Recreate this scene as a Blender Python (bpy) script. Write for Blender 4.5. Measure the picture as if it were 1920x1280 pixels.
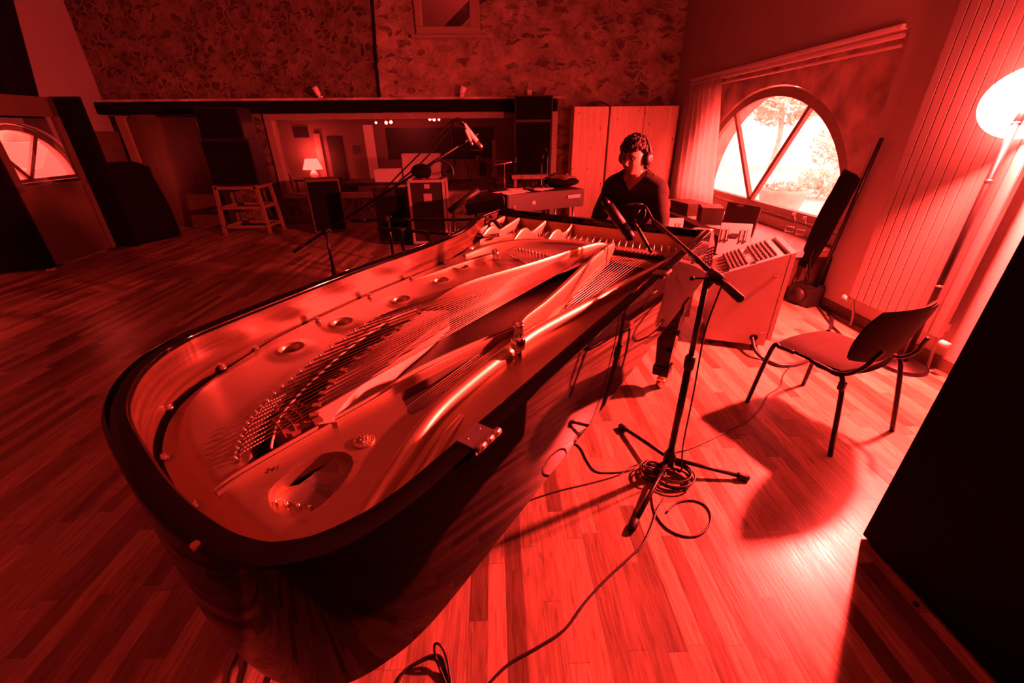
import bpy, bmesh, math, random
from mathutils import Vector, Matrix, noise
from mathutils.geometry import delaunay_2d_cdt
random.seed(7)
S = bpy.context.scene
for o in list(bpy.data.objects): bpy.data.objects.remove(o)
COL = S.collection
PI = math.pi

# ------------------------------------------------------------------ camera
FPX, PITCH, ROLL, YAW, CAMH = 783.5, 0.467332, -0.0103677, 0.0337570, 1.58
_cy, _sy = math.cos(YAW), math.sin(YAW)
_F = Vector((_sy*math.cos(PITCH), _cy*math.cos(PITCH), -math.sin(PITCH)))
_R0 = Vector((_cy, -_sy, 0)); _U0 = _R0.cross(_F)
_R = math.cos(ROLL)*_R0 + math.sin(ROLL)*_U0
_U = -math.sin(ROLL)*_R0 + math.cos(ROLL)*_U0
cam_d = bpy.data.cameras.new('camera'); cam = bpy.data.objects.new('camera', cam_d); COL.objects.link(cam)
cam_d.sensor_width = 36.0; cam_d.lens = FPX/1920*36; cam_d.clip_start = 0.02; cam_d.clip_end = 200
cam.matrix_world = Matrix(((_R.x, _U.x, -_F.x, 0), (_R.y, _U.y, -_F.y, 0), (_R.z, _U.z, -_F.z, CAMH), (0, 0, 0, 1)))
S.camera = cam

# ------------------------------------------------------------------ world, lights, exposure
RED = (1.0, 0.044, 0.036)
W = bpy.data.worlds.new('world'); S.world = W; W.use_nodes = True
bg = W.node_tree.nodes['Background']; bg.inputs[0].default_value = (1.0, 0.05, 0.042, 1); bg.inputs[1].default_value = 44.0

def lamp(name, kind, loc, energy, color=RED, **kw):
    d = bpy.data.lights.new(name, kind); d.energy = energy; d.color = color
    for k, v in kw.items(): setattr(d, k, v)
    o = bpy.data.objects.new(name, d); COL.objects.link(o); o.location = loc
    return o
bulb = lamp('floor_lamp_bulb_light', 'POINT', (2.80, 2.50, 1.72), 3500, shadow_soft_size=0.055)
portal = lamp('window_daylight_portal', 'AREA', (3.30, 5.6, 1.28), 1, shape='RECTANGLE', size=1.5, size_y=3.0)
portal.rotation_euler = (0, math.radians(90), 0); portal.data.cycles.is_portal = True

S.view_settings.view_transform = 'Standard'; S.view_settings.look = 'None'
S.view_settings.gamma = 1.0; S.view_settings.exposure = 0.0; S.view_settings.use_curve_mapping = False
S.cycles.max_bounces = 8; S.cycles.diffuse_bounces = 4; S.cycles.glossy_bounces = 4; S.cycles.transparent_max_bounces = 12
S.cycles.sample_clamp_indirect = 12.0; S.cycles.caustics_reflective = False; S.cycles.caustics_refractive = False
S.cycles.use_denoising = True

# ------------------------------------------------------------------ sight lines of the photograph: pixel -> point on a plane of the room
def _ray(px, py): return (px-960)/FPX*_R - (py-640)/FPX*_U + _F
def fz(px, py, z=0.0):
    d = _ray(px, py); k = (z-CAMH)/d.z; return Vector((d.x*k, d.y*k, z))
def fy(px, py, y):
    d = _ray(px, py); k = y/d.y; return Vector((d.x*k, y, CAMH+d.z*k))
def fx(px, py, x):
    d = _ray(px, py); k = x/d.x; return Vector((x, d.y*k, CAMH+d.z*k))

# ------------------------------------------------------------------ materials
MATS = {}
def mat(name, col=(.5, .5, .5), rough=.5, metal=0.0, spec=.5, coat=0.0, noise_amt=0.0, noise_scale=8.0, stretch=(1, 1, 1), bump=0.0, bump_scale=40.0, emit=None, emit_s=0.0):
    m = bpy.data.materials.new(name); m.use_nodes = True; MATS[name] = m
    nt = m.node_tree; b = nt.nodes['Principled BSDF']
    if not isinstance(col, tuple): col = (col, col, col)
    b.inputs['Base Color'].default_value = (*col, 1); b.inputs['Roughness'].default_value = rough
    b.inputs['Metallic'].default_value = metal; b.inputs['Specular IOR Level'].default_value = spec
    b.inputs['Coat Weight'].default_value = coat; b.inputs['Coat Roughness'].default_value = .08
    if emit: b.inputs['Emission Color'].default_value = (*emit, 1); b.inputs['Emission Strength'].default_value = emit_s
    if noise_amt or bump:
        tc = nt.nodes.new('ShaderNodeTexCoord'); mp = nt.nodes.new('ShaderNodeMapping'); mp.inputs['Scale'].default_value = stretch
        nt.links.new(tc.outputs['Object'], mp.inputs['Vector'])
    if noise_amt:
        n = nt.nodes.new('ShaderNodeTexNoise'); n.inputs['Scale'].default_value = noise_scale; n.inputs['Detail'].default_value = 6
        nt.links.new(mp.outputs[0], n.inputs['Vector'])
        r = nt.nodes.new('ShaderNodeValToRGB')
        lo = [max(0, c*(1-noise_amt)) for c in col]; hi = [min(1, c*(1+noise_amt)) for c in col]
        r.color_ramp.elements[0].position = .3; r.color_ramp.elements[0].color = (*lo, 1)
        r.color_ramp.elements[1].position = .7; r.color_ramp.elements[1].color = (*hi, 1)
        nt.links.new(n.outputs['Fac'], r.inputs[0]); nt.links.new(r.outputs[0], b.inputs['Base Color'])
    if bump:
        n2 = nt.nodes.new('ShaderNodeTexNoise'); n2.inputs['Scale'].default_value = bump_scale; n2.inputs['Detail'].default_value = 4
        nt.links.new(mp.outputs[0], n2.inputs['Vector'])
        bp = nt.nodes.new('ShaderNodeBump'); bp.inputs['Strength'].default_value = bump; bp.inputs['Distance'].default_value = .02
        nt.links.new(n2.outputs['Fac'], bp.inputs['Height']); nt.links.new(bp.outputs[0], b.inputs['Normal'])
    return m
class NT:
    """small node builder"""
    def __init__(s, m): s.nt = m.node_tree; s.b = s.nt.nodes['Principled BSDF']
    def n(s, t, **kw):
        x = s.nt.nodes.new('ShaderNode'+t)
        for k, v in kw.items(): setattr(x, k, v)
        return x
    def l(s, a, b): s.nt.links.new(a, b)
    def math(s, op, a, b=None):
        x = s.n('Math', operation=op)
        for i, v in enumerate((a, b)):
            if v is None: continue
            if isinstance(v, (int, float)): x.inputs[i].default_value = v
            else: s.l(v, x.inputs[i])
        return x.outputs[0]
    def ramp(s, f, *els):
        r = s.n('ValToRGB'); e = r.color_ramp.elements
        while len(e) < len(els): e.new(.5)
        for k, (p, c) in zip(e, els): k.position = p; k.color = (c, c, c, 1) if not isinstance(c, tuple) else (*c, 1)
        s.l(f, r.inputs[0]); return r.outputs[0]
    def mix(s, mode, f, a, b):
        x = s.n('MixRGB', blend_type=mode)
        for i, v in enumerate((f, a, b)):
            if isinstance(v, (int, float)): x.inputs[i].default_value = v if i == 0 else (v, v, v, 1)
            else: s.l(v, x.inputs[i])
        return x.outputs[0]

def plank_material(name, w, ln, dark, light, rough, swap=False):
    m = mat(name, .4, rough); k = NT(m)
    tc = k.n('TexCoord'); sx = k.n('SeparateXYZ'); k.l(tc.outputs['Object'], sx.inputs[0])
    X, Y = (sx.outputs[1], sx.outputs[0]) if swap else (sx.outputs[0], sx.outputs[1])
    rx = k.math('DIVIDE', X, w); row = k.math('FLOOR', rx); fxr = k.math('FRACT', rx)
    wn = k.n('TexWhiteNoise', noise_dimensions='1D'); k.l(row, wn.inputs['W'])
    ry = k.math('ADD', k.math('DIVIDE', Y, ln), k.math('MULTIPLY', wn.outputs['Value'], 7.3))
    cell = k.math('FLOOR', ry); fyr = k.math('FRACT', ry)
    cx = k.n('CombineXYZ'); k.l(row, cx.inputs[0]); k.l(cell, cx.inputs[1])
    w2 = k.n('TexWhiteNoise', noise_dimensions='2D'); k.l(cx.outputs[0], w2.inputs['Vector'])
    base = k.ramp(w2.outputs['Value'], (0, dark), (.35, tuple(.6*d+.4*l for d, l in zip(dark, light))), (1, light))
    # grain, shifted per plank
    off = k.n('CombineXYZ'); k.l(k.math('MULTIPLY', w2.outputs['Value'], 31.0), off.inputs[0]); k.l(k.math('MULTIPLY', w2.outputs['Value'], 17.0), off.inputs[1])
    va = k.n('VectorMath', operation='ADD'); k.l(tc.outputs['Object'], va.inputs[0]); k.l(off.outputs[0], va.inputs[1])
    mp = k.n('Mapping'); mp.inputs['Scale'].default_value = (4, 55, 1) if swap else (55, 4, 1); k.l(va.outputs[0], mp.inputs['Vector'])
    g = k.n('TexNoise'); g.inputs['Scale'].default_value = 1.4; g.inputs['Detail'].default_value = 7; g.inputs['Distortion'].default_value = 1.2; k.l(mp.outputs[0], g.inputs['Vector'])
    gr = k.ramp(g.outputs['Fac'], (.3, .48), (.62, 1.0))
    c = k.mix('MULTIPLY', 1.0, base, gr)
    e1 = k.math('LESS_THAN', fxr, .035); e2 = k.math('LESS_THAN', fyr, .006); e = k.math('MAXIMUM', e1, e2)
    c = k.mix('MIX', k.math('MULTIPLY', e, .45), c, .05)
    k.l(c, k.b.inputs['Base Color'])
    bp = k.n('Bump'); bp.inputs['Strength'].default_value = .12; bp.inputs['Distance'].default_value = .004
    k.l(g.outputs['Fac'], bp.inputs['Height']); k.l(bp.outputs[0], k.b.inputs['Normal'])
    rr = k.ramp(g.outputs['Fac'], (.2, rough-.05), (.8, rough+.1)); k.l(rr, k.b.inputs['Roughness'])
    return m

def stone_material(name, lo, hi, scale, flat, cover):
    """irregular dark stones showing through pale mortar: scale of the stones, their flatness, and how much mortar covers them"""
    m = mat(name, .4, .92, spec=.15); k = NT(m)
    tc = k.n('TexCoord'); wob = k.n('TexNoise'); wob.inputs['Scale'].default_value = 5; wob.inputs['Detail'].default_value = 3; k.l(tc.outputs['Object'], wob.inputs['Vector'])
    ad = k.n('MixRGB', blend_type='ADD'); ad.inputs[0].default_value = .24; k.l(tc.outputs['Object'], ad.inputs[1]); k.l(wob.outputs['Color'], ad.inputs[2])
    mp = k.n('Mapping'); mp.inputs['Scale'].default_value = (scale, scale, scale*flat); k.l(ad.outputs[0], mp.inputs['Vector'])
    ve = k.n('TexVoronoi', feature='DISTANCE_TO_EDGE'); k.l(mp.outputs[0], ve.inputs['Vector']); ve.inputs['Scale'].default_value = 1
    vc = k.n('TexVoronoi', feature='F1'); k.l(mp.outputs[0], vc.inputs['Vector']); vc.inputs['Scale'].default_value = 1
    sep = k.n('SeparateColor'); k.l(vc.outputs['Color'], sep.inputs[0])
    inside = k.ramp(ve.outputs['Distance'], (.08, 0.0), (.20, 1.0))
    shown = k.ramp(sep.outputs[0], (cover, 0.0), (min(.99, cover+.25), 1.0))          # only some stones show, the rest lie under mortar
    fine = k.n('TexNoise'); fine.inputs['Scale'].default_value = 14; fine.inputs['Detail'].default_value = 8; fine.inputs['Roughness'].default_value = .65; k.l(tc.outputs['Object'], fine.inputs['Vector'])
    rag = k.ramp(fine.outputs['Fac'], (.38, .0), (.60, 1.0))
    mask = k.math('MULTIPLY', k.math('MULTIPLY', inside, shown), k.math('ADD', k.math('MULTIPLY', rag, .65), .35))
    c = k.mix('MIX', mask, tuple_color(k, hi), tuple_color(k, lo))
    mid = k.n('TexNoise'); mid.inputs['Scale'].default_value = 3.2; mid.inputs['Detail'].default_value = 6; k.l(tc.outputs['Object'], mid.inputs['Vector'])
    c = k.mix('MULTIPLY', .85, c, k.ramp(mid.outputs['Fac'], (.32, .45), (.66, 1.0)))
    c = k.mix('MULTIPLY', .7, c, k.ramp(fine.outputs['Fac'], (.30, .35), (.50, 1.0)))
    k.l(c, k.b.inputs['Base Color'])
    h = k.math('ADD', k.math('MULTIPLY', mask, -.6), fine.outputs['Fac'])
    bp = k.n('Bump'); bp.inputs['Strength'].default_value = .9; bp.inputs['Distance'].default_value = .04
    k.l(h, bp.inputs['Height']); k.l(bp.outputs[0], k.b.inputs['Normal'])
    return m
def tuple_color(k, c):
    r = k.n('RGB'); r.outputs[0].default_value = (*c, 1); return r.outputs[0]

def knotty_material(name, col, along='Z', plank=.16, dark_knots=True, rough=.5):
    m = mat(name, col, rough); k = NT(m)
    tc = k.n('TexCoord'); mp = k.n('Mapping'); mp.inputs['Scale'].default_value = (26, 26, 1.6) if along == 'Z' else (1.6, 26, 26)
    k.l(tc.outputs['Object'], mp.inputs['Vector'])
    g = k.n('TexNoise'); g.inputs['Scale'].default_value = 1.0; g.inputs['Detail'].default_value = 5; g.inputs['Distortion'].default_value = .8; k.l(mp.outputs[0], g.inputs['Vector'])
    base = k.ramp(g.outputs['Fac'], (.3, tuple(c*.72 for c in col)), (.7, col))
    mp2 = k.n('Mapping'); mp2.inputs['Scale'].default_value = (7.5, 7.5, 4.5) if along == 'Z' else (4.5, 7.5, 7.5); k.l(tc.outputs['Object'], mp2.inputs['Vector'])
    v = k.n('TexVoronoi', feature='F1'); v.inputs['Scale'].default_value = 1.0; k.l(mp2.outputs[0], v.inputs['Vector'])
    kn = k.ramp(v.outputs['Distance'], (.07, 1.0), (.13, 0.0))
    c = k.mix('MIX', k.math('MULTIPLY', kn, .75), base, tuple_color(k, tuple(x*.22 for x in col)))
    k.l(c, k.b.inputs['Base Color']); return m

def glass_material(name, tint=1.0, refl_ior=1.45, rough=.0):
    m = bpy.data.materials.new(name); m.use_nodes = True; nt = m.node_tree; MATS[name] = m
    nt.nodes.remove(nt.nodes['Principled BSDF']); out = nt.nodes['Material Output']
    t = nt.nodes.new('ShaderNodeBsdfTransparent'); t.inputs[0].default_value = (tint, tint, tint, 1)
    g = nt.nodes.new('ShaderNodeBsdfGlossy'); g.inputs['Roughness'].default_value = rough; g.inputs[0].default_value = (1, 1, 1, 1)
    f = nt.nodes.new('ShaderNodeLayerWeight'); f.inputs[0].default_value = .5
    p5 = nt.nodes.new('ShaderNodeMath'); p5.operation = 'POWER'; p5.inputs[1].default_value = 4.0; nt.links.new(f.outputs['Facing'], p5.inputs[0])
    sc = nt.nodes.new('ShaderNodeMath'); sc.operation = 'MULTIPLY_ADD'; sc.inputs[1].default_value = .8; sc.inputs[2].default_value = .035; nt.links.new(p5.outputs[0], sc.inputs[0])
    mx = nt.nodes.new('ShaderNodeMixShader'); nt.links.new(sc.outputs[0], mx.inputs[0]); nt.links.new(t.outputs[0], mx.inputs[1]); nt.links.new(g.outputs[0], mx.inputs[2])
    nt.links.new(mx.outputs[0], out.inputs[0]); return m

M_floor = plank_material('oak_strip_floor', .068, .62, (.13, .088, .058), (.46, .335, .24), .30)
M_stone = stone_material('rubble_stone', (.05, .038, .028), (.20, .155, .118), 7.5, 1.6, .34)
M_stone2 = stone_material('coursed_stone', (.11, .085, .063), (.42, .34, .27), 3.9, 2.7, .40)
M_rough_plaster = mat('rough_plaster', (.42, .36, .30), .9, noise_amt=.45, noise_scale=4, bump=.8, bump_scale=9)
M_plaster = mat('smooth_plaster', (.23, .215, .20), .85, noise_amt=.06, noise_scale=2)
M_plaster_lit = mat('lit_wall_plaster', (.34, .315, .29), .85, noise_amt=.06, noise_scale=2)  # smooth plaster lightened to carry the lamp's light on the right wall
M_ceiling = mat('ceiling_plaster', (.32, .30, .28), .9)
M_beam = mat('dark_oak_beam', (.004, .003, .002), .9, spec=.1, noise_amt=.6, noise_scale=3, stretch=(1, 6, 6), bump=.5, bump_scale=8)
M_frame = mat('painted_frame_wood', (.26, .21, .16), .6, noise_amt=.15, noise_scale=3, stretch=(2, 2, 12))
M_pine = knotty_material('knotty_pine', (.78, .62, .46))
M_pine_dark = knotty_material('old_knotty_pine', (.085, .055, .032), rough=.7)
M_black = mat('black_lacquer', (.003, .003, .003), .04, spec=.22)
M_blackmatte = mat('matte_black', (.006, .006, .006), .85, spec=.15)
M_blackcloth = mat('black_cloth', (.004, .0035, .0035), .95, spec=.1, bump=.3, bump_scale=30)
M_blackmetal = mat('black_metal', (.004, .004, .004), .38, metal=0.0, spec=.3)
M_rubber = mat('black_rubber', (.008, .008, .008), .55, spec=.4)
M_cable = mat('cable_rubber', (.010, .009, .009), .4, spec=.5)
M_chrome = mat('chrome', (.85, .85, .85), .12, metal=1.0)
M_nickel = mat('satin_nickel', (.60, .57, .54), .3, metal=1.0)
M_brass = mat('brass', (.70, .52, .28), .2, metal=1.0)
M_gold = mat('bronze_lacquer_iron', (.52, .42, .29), .40, metal=.86, spec=.5, noise_amt=.05, noise_scale=3)
M_veneer = mat('rim_veneer', (.075, .045, .024), .3, coat=.25, noise_amt=.5, noise_scale=2.5, stretch=(1.2, 1.2, 28))
M_soundboard = mat('spruce_soundboard', (.045, .028, .016), .45, noise_amt=.2, noise_scale=3, stretch=(30, 1, 1))
M_bridge = mat('maple_bridge', (.86, .76, .62), .45, noise_amt=.1, noise_scale=6)
M_felt = mat('brown_felt', (.20, .11, .07), .95, noise_amt=.25, noise_scale=40)
M_copper = mat('copper_wound_string', (.26, .18, .13), .35, metal=1.0)
M_steel = mat('steel_string', (.60, .58, .55), .3, metal=1.0)
M_ivory = mat('white_key', (.75, .73, .68), .25)
M_grey = mat('grey_laminate', (.33, .31, .29), .55, noise_amt=.04, noise_scale=20)
M_greymetal = mat('grey_panel_metal', (.50, .48, .46), .4, metal=.2)
M_white = mat('white_paint', (.72, .70, .67), .5)
M_paper = mat('white_paper', (.74, .72, .69), .8)
M_curtain = mat('white_muslin', (.74, .71, .68), .9)
M_vinyl = mat('dark_seat_fabric', (.022, .018, .016), .9, spec=.06, bump=.15, bump_scale=200)
M_vinylback = mat('chair_back_plastic', (.003, .003, .003), .75, spec=.12)
M_board = mat('brown_board', (.07, .045, .03), .7, noise_amt=.15, noise_scale=4)
M_brown = mat('dark_brown_vinyl', (.013, .009, .007), .5)
M_case = mat('flight_case_black', (.010, .009, .008), .5, noise_amt=.2, noise_scale=20)
M_alu = mat('case_aluminium', (.50, .47, .44), .45, metal=.7)
M_glass = glass_material('window_glass')
M_stoolwood = mat('pale_stool_wood', (.17, .12, .08), .6, noise_amt=.15, noise_scale=4, stretch=(3, 3, 20))
M_shade = mat('lamp_opal_shade', (.8, .78, .75), .4, emit=(1, .05, .042), emit_s=210)
M_shade2 = mat('table_lamp_shade', (.8, .78, .75), .6, emit=(1, .04, .03), emit_s=9)
M_spot = mat('spot_bulb', (.8, .8, .8), .4, emit=(1, .06, .05), emit_s=40)
M_ctrlwall = mat('control_room_wall', (.16, .12, .10), .85)
M_skin = mat('skin', (.36, .22, .15), .5, spec=.4, noise_amt=.08, noise_scale=25)
M_hair = mat('dark_curly_hair', (.015, .011, .009), .7, bump=1.0, bump_scale=60)
M_sweater = mat('dark_knit_sweater', (.022, .018, .017), .9, spec=.15, noise_amt=.15, noise_scale=60)
M_jeans = mat('dark_trousers', (.03, .03, .035), .9)
M_eye_shaded = mat('eye', (.05, .045, .04), .6, spec=.1)  # whole eye darkened, shadow of the sockets put into the colour
M_gravel = mat('pale_gravel', (.60, .60, .60), .9, noise_amt=.2, noise_scale=12, bump=.4)
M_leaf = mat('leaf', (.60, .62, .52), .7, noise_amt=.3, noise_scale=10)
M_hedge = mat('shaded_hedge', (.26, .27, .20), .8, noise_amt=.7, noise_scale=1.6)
M_terracotta = mat('terracotta', (.66, .56, .48), .85, noise_amt=.2, noise_scale=6)
M_plastic = glass_material('clear_plastic', .93, 1.5, .03)
M_label = mat('handwriting_ink', (.01, .008, .008), .7)
M_radiator = mat('radiator_enamel', (.20, .185, .17), .4)

# ------------------------------------------------------------------ mesh building
class MB:
    def __init__(s): s.v = []; s.f = []; s.sm = []
    def add(s, vs, fs, smooth=False):
        b = len(s.v); s.v += [tuple(v) for v in vs]; s.f += [tuple(i+b for i in f) for f in fs]; s.sm += [smooth]*len(fs); return s
    def from_bm(s, bm, smooth=False, M=None):
        bm.verts.index_update()
        s.add([(M @ v.co if M else v.co) for v in bm.verts], [[v.index for v in f.verts] for f in bm.faces], smooth); bm.free(); return s
    def box(s, c, size, rot=None, bev=0.0, seg=2):
        bm = bmesh.new(); bmesh.ops.create_cube(bm, size=1.0)
        for v in bm.verts: v.co = Vector((v.co.x*size[0], v.co.y*size[1], v.co.z*size[2]))
        if bev: bmesh.ops.bevel(bm, geom=bm.edges[:], offset=bev, segments=seg, affect='EDGES')
        M = Matrix.Translation(c) @ (rot.to_4x4() if rot else Matrix())
        return s.from_bm(bm, False, M)
    def bx(s, x0, x1, y0, y1, z0, z1, bev=0.0):
        return s.box(((x0+x1)/2, (y0+y1)/2, (z0+z1)/2), (abs(x1-x0), abs(y1-y0), abs(z1-z0)), None, bev)
    def tube(s, pts, r, n=8, cap=True, closed=False):
        pts = [Vector(p) for p in pts]; m = len(pts)
        rs = r if isinstance(r, (list, tuple)) else [r]*m
        vs = []; up = None
        for i, p in enumerate(pts):
            a = pts[i-1] if (i or closed) else p; b = pts[(i+1) % m] if (i < m-1 or closed) else p
            t = (b-a).normalized() if (b-a).length > 1e-9 else Vector((0, 0, 1))
            if up is None: up = t.orthogonal().normalized()
            up = (up - t*up.dot(t)); up = up.normalized() if up.length > 1e-6 else t.orthogonal().normalized()
            w = t.cross(up)
            vs += [p + rs[i]*(math.cos(2*PI*k/n)*up + math.sin(2*PI*k/n)*w) for k in range(n)]
        fs = []
        for i in range(m if closed else m-1):
            j = (i+1) % m
            fs += [(i*n+k, i*n+(k+1) % n, j*n+(k+1) % n, j*n+k) for k in range(n)]
        if cap and not closed: fs += [tuple(range(n))[::-1], tuple(range((m-1)*n, m*n))]
        return s.add(vs, fs, n > 5)
    def cyl(s, p0, p1, r, n=16, r2=None): return s.tube([p0, p1], [r, r if r2 is None else r2], n)
    def lathe(s, prof, o=(0, 0, 0), axis=(0, 0, 1), n=24):
        ax = Vector(axis).normalized(); q = Vector((0, 0, 1)).rotation_difference(ax).to_matrix(); o = Vector(o); vs = []
        for r, z in prof: vs += [o + q @ Vector((r*math.cos(2*PI*k/n), r*math.sin(2*PI*k/n), z)) for k in range(n)]
        fs = []
        for i in range(len(prof)-1): fs += [(i*n+k, i*n+(k+1) % n, (i+1)*n+(k+1) % n, (i+1)*n+k) for k in range(n)]
        fs += [tuple(range(n))[::-1], tuple(range((len(prof)-1)*n, len(prof)*n))]
        return s.add(vs, fs, True)
    def prism(s, poly, z0, z1, M=None, smooth=False):
        n = len(poly); vs = [(x, y, z0) for x, y in poly]+[(x, y, z1) for x, y in poly]
        if M: vs = [M @ Vector(v) for v in vs]
        fs = [tuple(range(n))[::-1], tuple(range(n, 2*n))]+[(k, (k+1) % n, n+(k+1) % n, n+k) for k in range(n)]
        return s.add(vs, fs, smooth)
    def ball(s, c, r, n=12, rot=None):
        r = r if isinstance(r, (list, tuple)) else (r, r, r)
        bm = bmesh.new(); bmesh.ops.create_uvsphere(bm, u_segments=n*2, v_segments=n, radius=1)
        M = Matrix.Translation(c) @ (rot.to_4x4() if rot else Matrix()) @ Matrix.Diagonal((*r, 1))
        return s.from_bm(bm, True, M)
    def loft(s, rings, closed_ring=True, caps=True, smooth=True):
        n = len(rings[0]); vs = [p for r in rings for p in r]; fs = []
        for i in range(len(rings)-1):
            for k in range(n if closed_ring else n-1): fs.append((i*n+k, i*n+(k+1) % n, (i+1)*n+(k+1) % n, (i+1)*n+k))
        if caps and closed_ring: fs += [tuple(range(n))[::-1], tuple(range((len(rings)-1)*n, len(rings)*n))]
        return s.add(vs, fs, smooth)
    def mesh(s, name, m):
        me = bpy.data.meshes.new(name); me.from_pydata([tuple(v) for v in s.v], [], s.f); me.materials.append(m)
        me.polygons.foreach_set('use_smooth', s.sm); me.update()
        bm = bmesh.new(); bm.from_mesh(me); bmesh.ops.recalc_face_normals(bm, faces=bm.faces); bm.to_mesh(me); bm.free()
        return me

def put(name, data, parent=None, world=True):
    """link a mesh as one object; its vertices are in room coordinates, or in the parent's own when world is False"""
    o = bpy.data.objects.new(name, data); COL.objects.link(o)
    if parent:
        o.parent = parent
        if world and parent.type == 'EMPTY':
            o.matrix_parent_inverse = Matrix.LocRotScale(parent.location, parent.rotation_euler, parent.scale).inverted()
    return o
def thing(name, label, cat, loc=(0, 0, 0), rotz=0.0, group=None):
    o = bpy.data.objects.new(name, None); COL.objects.link(o); o.location = loc; o.rotation_euler = (0, 0, rotz); o.empty_display_size = .1
    o['label'] = label; o['category'] = cat
    if group: o['group'] = group
    return o
def part(name, mb, m, parent, world=True, label=None, kind=None):
    o = put(name, mb.mesh(name, m), parent, world)
    if label: o['label'] = label
    if kind: o['kind'] = kind
    return o
def solo(name, mb, m, label, cat, group=None, origin=None):
    """a thing of one mesh, its origin at its base"""
    o = put(name, mb.mesh(name, m))
    c = Vector(origin) if origin is not None else Vector((sum(v[0] for v in mb.v)/len(mb.v), sum(v[1] for v in mb.v)/len(mb.v), min(v[2] for v in mb.v)))
    o.data.transform(Matrix.Translation(-c)); o.location = c
    o['label'] = label; o['category'] = cat
    if group: o['group'] = group
    return o
def struct(name, mb, m, parent=None):
    o = put(name, mb.mesh(name, m), parent)
    if not parent: o['kind'] = 'structure'
    return o
def bez(pts, n=10, closed=False):
    """Catmull-Rom through the points"""
    P = [Vector(p) for p in pts]; out = []; m = len(P)
    for i in range(m if closed else m-1):
        if closed: a, b, c, d = P[i-1], P[i], P[(i+1) % m], P[(i+2) % m]
        else: a, b, c, d = P[max(i-1, 0)], P[i], P[i+1], P[min(i+2, m-1)]
        for k in range(n):
            t = k/n
            out.append(.5*((2*b)+(c-a)*t+(2*a-5*b+4*c-d)*t*t+(3*b-a-3*c+d)*t**3))
    if not closed: out.append(P[-1])
    return out

# ================================================================== ROOM
XR, XL, YB, YF, ZC = 3.20, -6.60, 8.40, -3.2, 5.0
b = MB().bx(XL-.3, XR+.6, YF, YB+.3, -.1, 0); fl = struct('floor', b, M_floor)
b = MB().bx(XL-.3, XR+.6, YF-.3, YB+.6, ZC, ZC+.1); struct('ceiling', b, M_ceiling)
b = MB().bx(XL-.3, XR+.6, YF-.2, YF, 0, ZC); struct('wall_front', b, M_plaster)
# stone wall: opening of the control room window and of the small window above
CW = (-3.93, 1.00, .52, 1.83)      # x0, x1, z0, z1
UW = (-1.20, -.20, 3.0, 4.0)
CR = -1.93                          # seam between rubble and coursed stone
def wall_cells(xs, zs, holes, y0, y1):
    m = MB()
    for i in range(len(xs)-1):
        for j in range(len(zs)-1):
            cx, cz = (xs[i]+xs[i+1])/2, (zs[j]+zs[j+1])/2
            if any(h[0] < cx < h[1] and h[2] < cz < h[3] for h in holes): continue
            m.bx(xs[i], xs[i+1], y0, y1, zs[j], zs[j+1])
    return m
struct('wall_back', wall_cells([XL-.3, CW[0], CR], [0, CW[2], CW[3], ZC], [CW], YB, YB+.3), M_stone)
struct('wall_back_coursed', wall_cells([CR, UW[0], UW[1], CW[1], XR+.6], [0, CW[2], CW[3], UW[2], UW[3], ZC], [CW, UW], YB, YB+.3), M_stone2)
# right wall: plaster skin with a recess, inside it rough stone with the arched window
RY0, RY1, RZ = 3.80, 7.75, 2.26
XW = 3.38                           # face of the rough stone
b = MB().bx(XR, XR+.25, YF, RY0, 0, ZC).bx(XR, XR+.25, RY1, YB+.3, 0, ZC).bx(XR, XR+.25, RY0, RY1, RZ, ZC)
struct('wall_right', b, M_plaster_lit)
AY, AZ, AR, AH = 5.75, .66, 1.60, 1.28      # arch centre, sill height, half width, rise
def arch(n, ry, rz, cy=AY, cz=AZ): return [(cy+ry*math.cos(PI*k/n), cz+rz*math.sin(PI*k/n)) for k in range(n+1)]
def arch_wall(y0, y1, z0, z1, ry, rz, cy, cz, x0, x1, n=40):
    """a wall with a half-round hole, as one mesh"""
    m = MB(); A = arch(n, ry, rz, cy, cz)
    def outer(p):
        dy, dz = p[0]-cy, p[1]-cz; ks = []
        if dy > 1e-6: ks.append((y1-cy)/dy)
        if dy < -1e-6: ks.append((y0-cy)/dy)
        if dz > 1e-6: ks.append((z1-cz)/dz)
        k = min(ks); return (cy+dy*k, cz+dz*k)
    O = [outer(p) for p in A]
    # keep the two upper corners
    for x, flip in ((x0, 0), (x1, 1)):
        for k in range(n):
            q = [A[k], A[k+1], O[k+1], O[k]]
            m.add([(x, *p) for p in q], [(0, 1, 2, 3)])
            a, c = O[k], O[k+1]
            if abs(a[0]-c[0]) > 1e-6 and abs(a[1]-c[1]) > 1e-6:
                m.add([(x, *a), (x, *c), (x, y1 if a[0] > cy else y0, z1)], [(0, 1, 2)])
        m.add([(x, y0, z0), (x, y1, z0), (x, y1, cz), (x, y0, cz)], [(0, 1, 2, 3)])
    for k in range(n): m.add([(x0, *A[k]), (x0, *A[k+1]), (x1, *A[k+1]), (x1, *A[k])], [(0, 1, 2, 3)])
    m.add([(x0, cy-ry, cz), (x0, cy+ry, cz), (x1, cy+ry, cz), (x1, cy-ry, cz)], [(0, 1, 2, 3)])
    for (ya, yb, za, zb) in ((y0, y1, z1, z1), (y0, y0, z0, z1), (y1, y1, z0, z1)):
        m.add([(x0, ya, za), (x1, ya, za), (x1, yb, zb), (x0, yb, zb)] if za == zb else [(x0, ya, za), (x1, ya, za), (x1, ya, zb), (x0, ya, zb)], [(0, 1, 2, 3)])
    return m
struct('wall_right_recess', arch_wall(RY0-.3, RY1+.3, 0, RZ+.3, AR+.1, AH+.1, AY, AZ, XW, XW+.35), M_rough_plaster)
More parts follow.
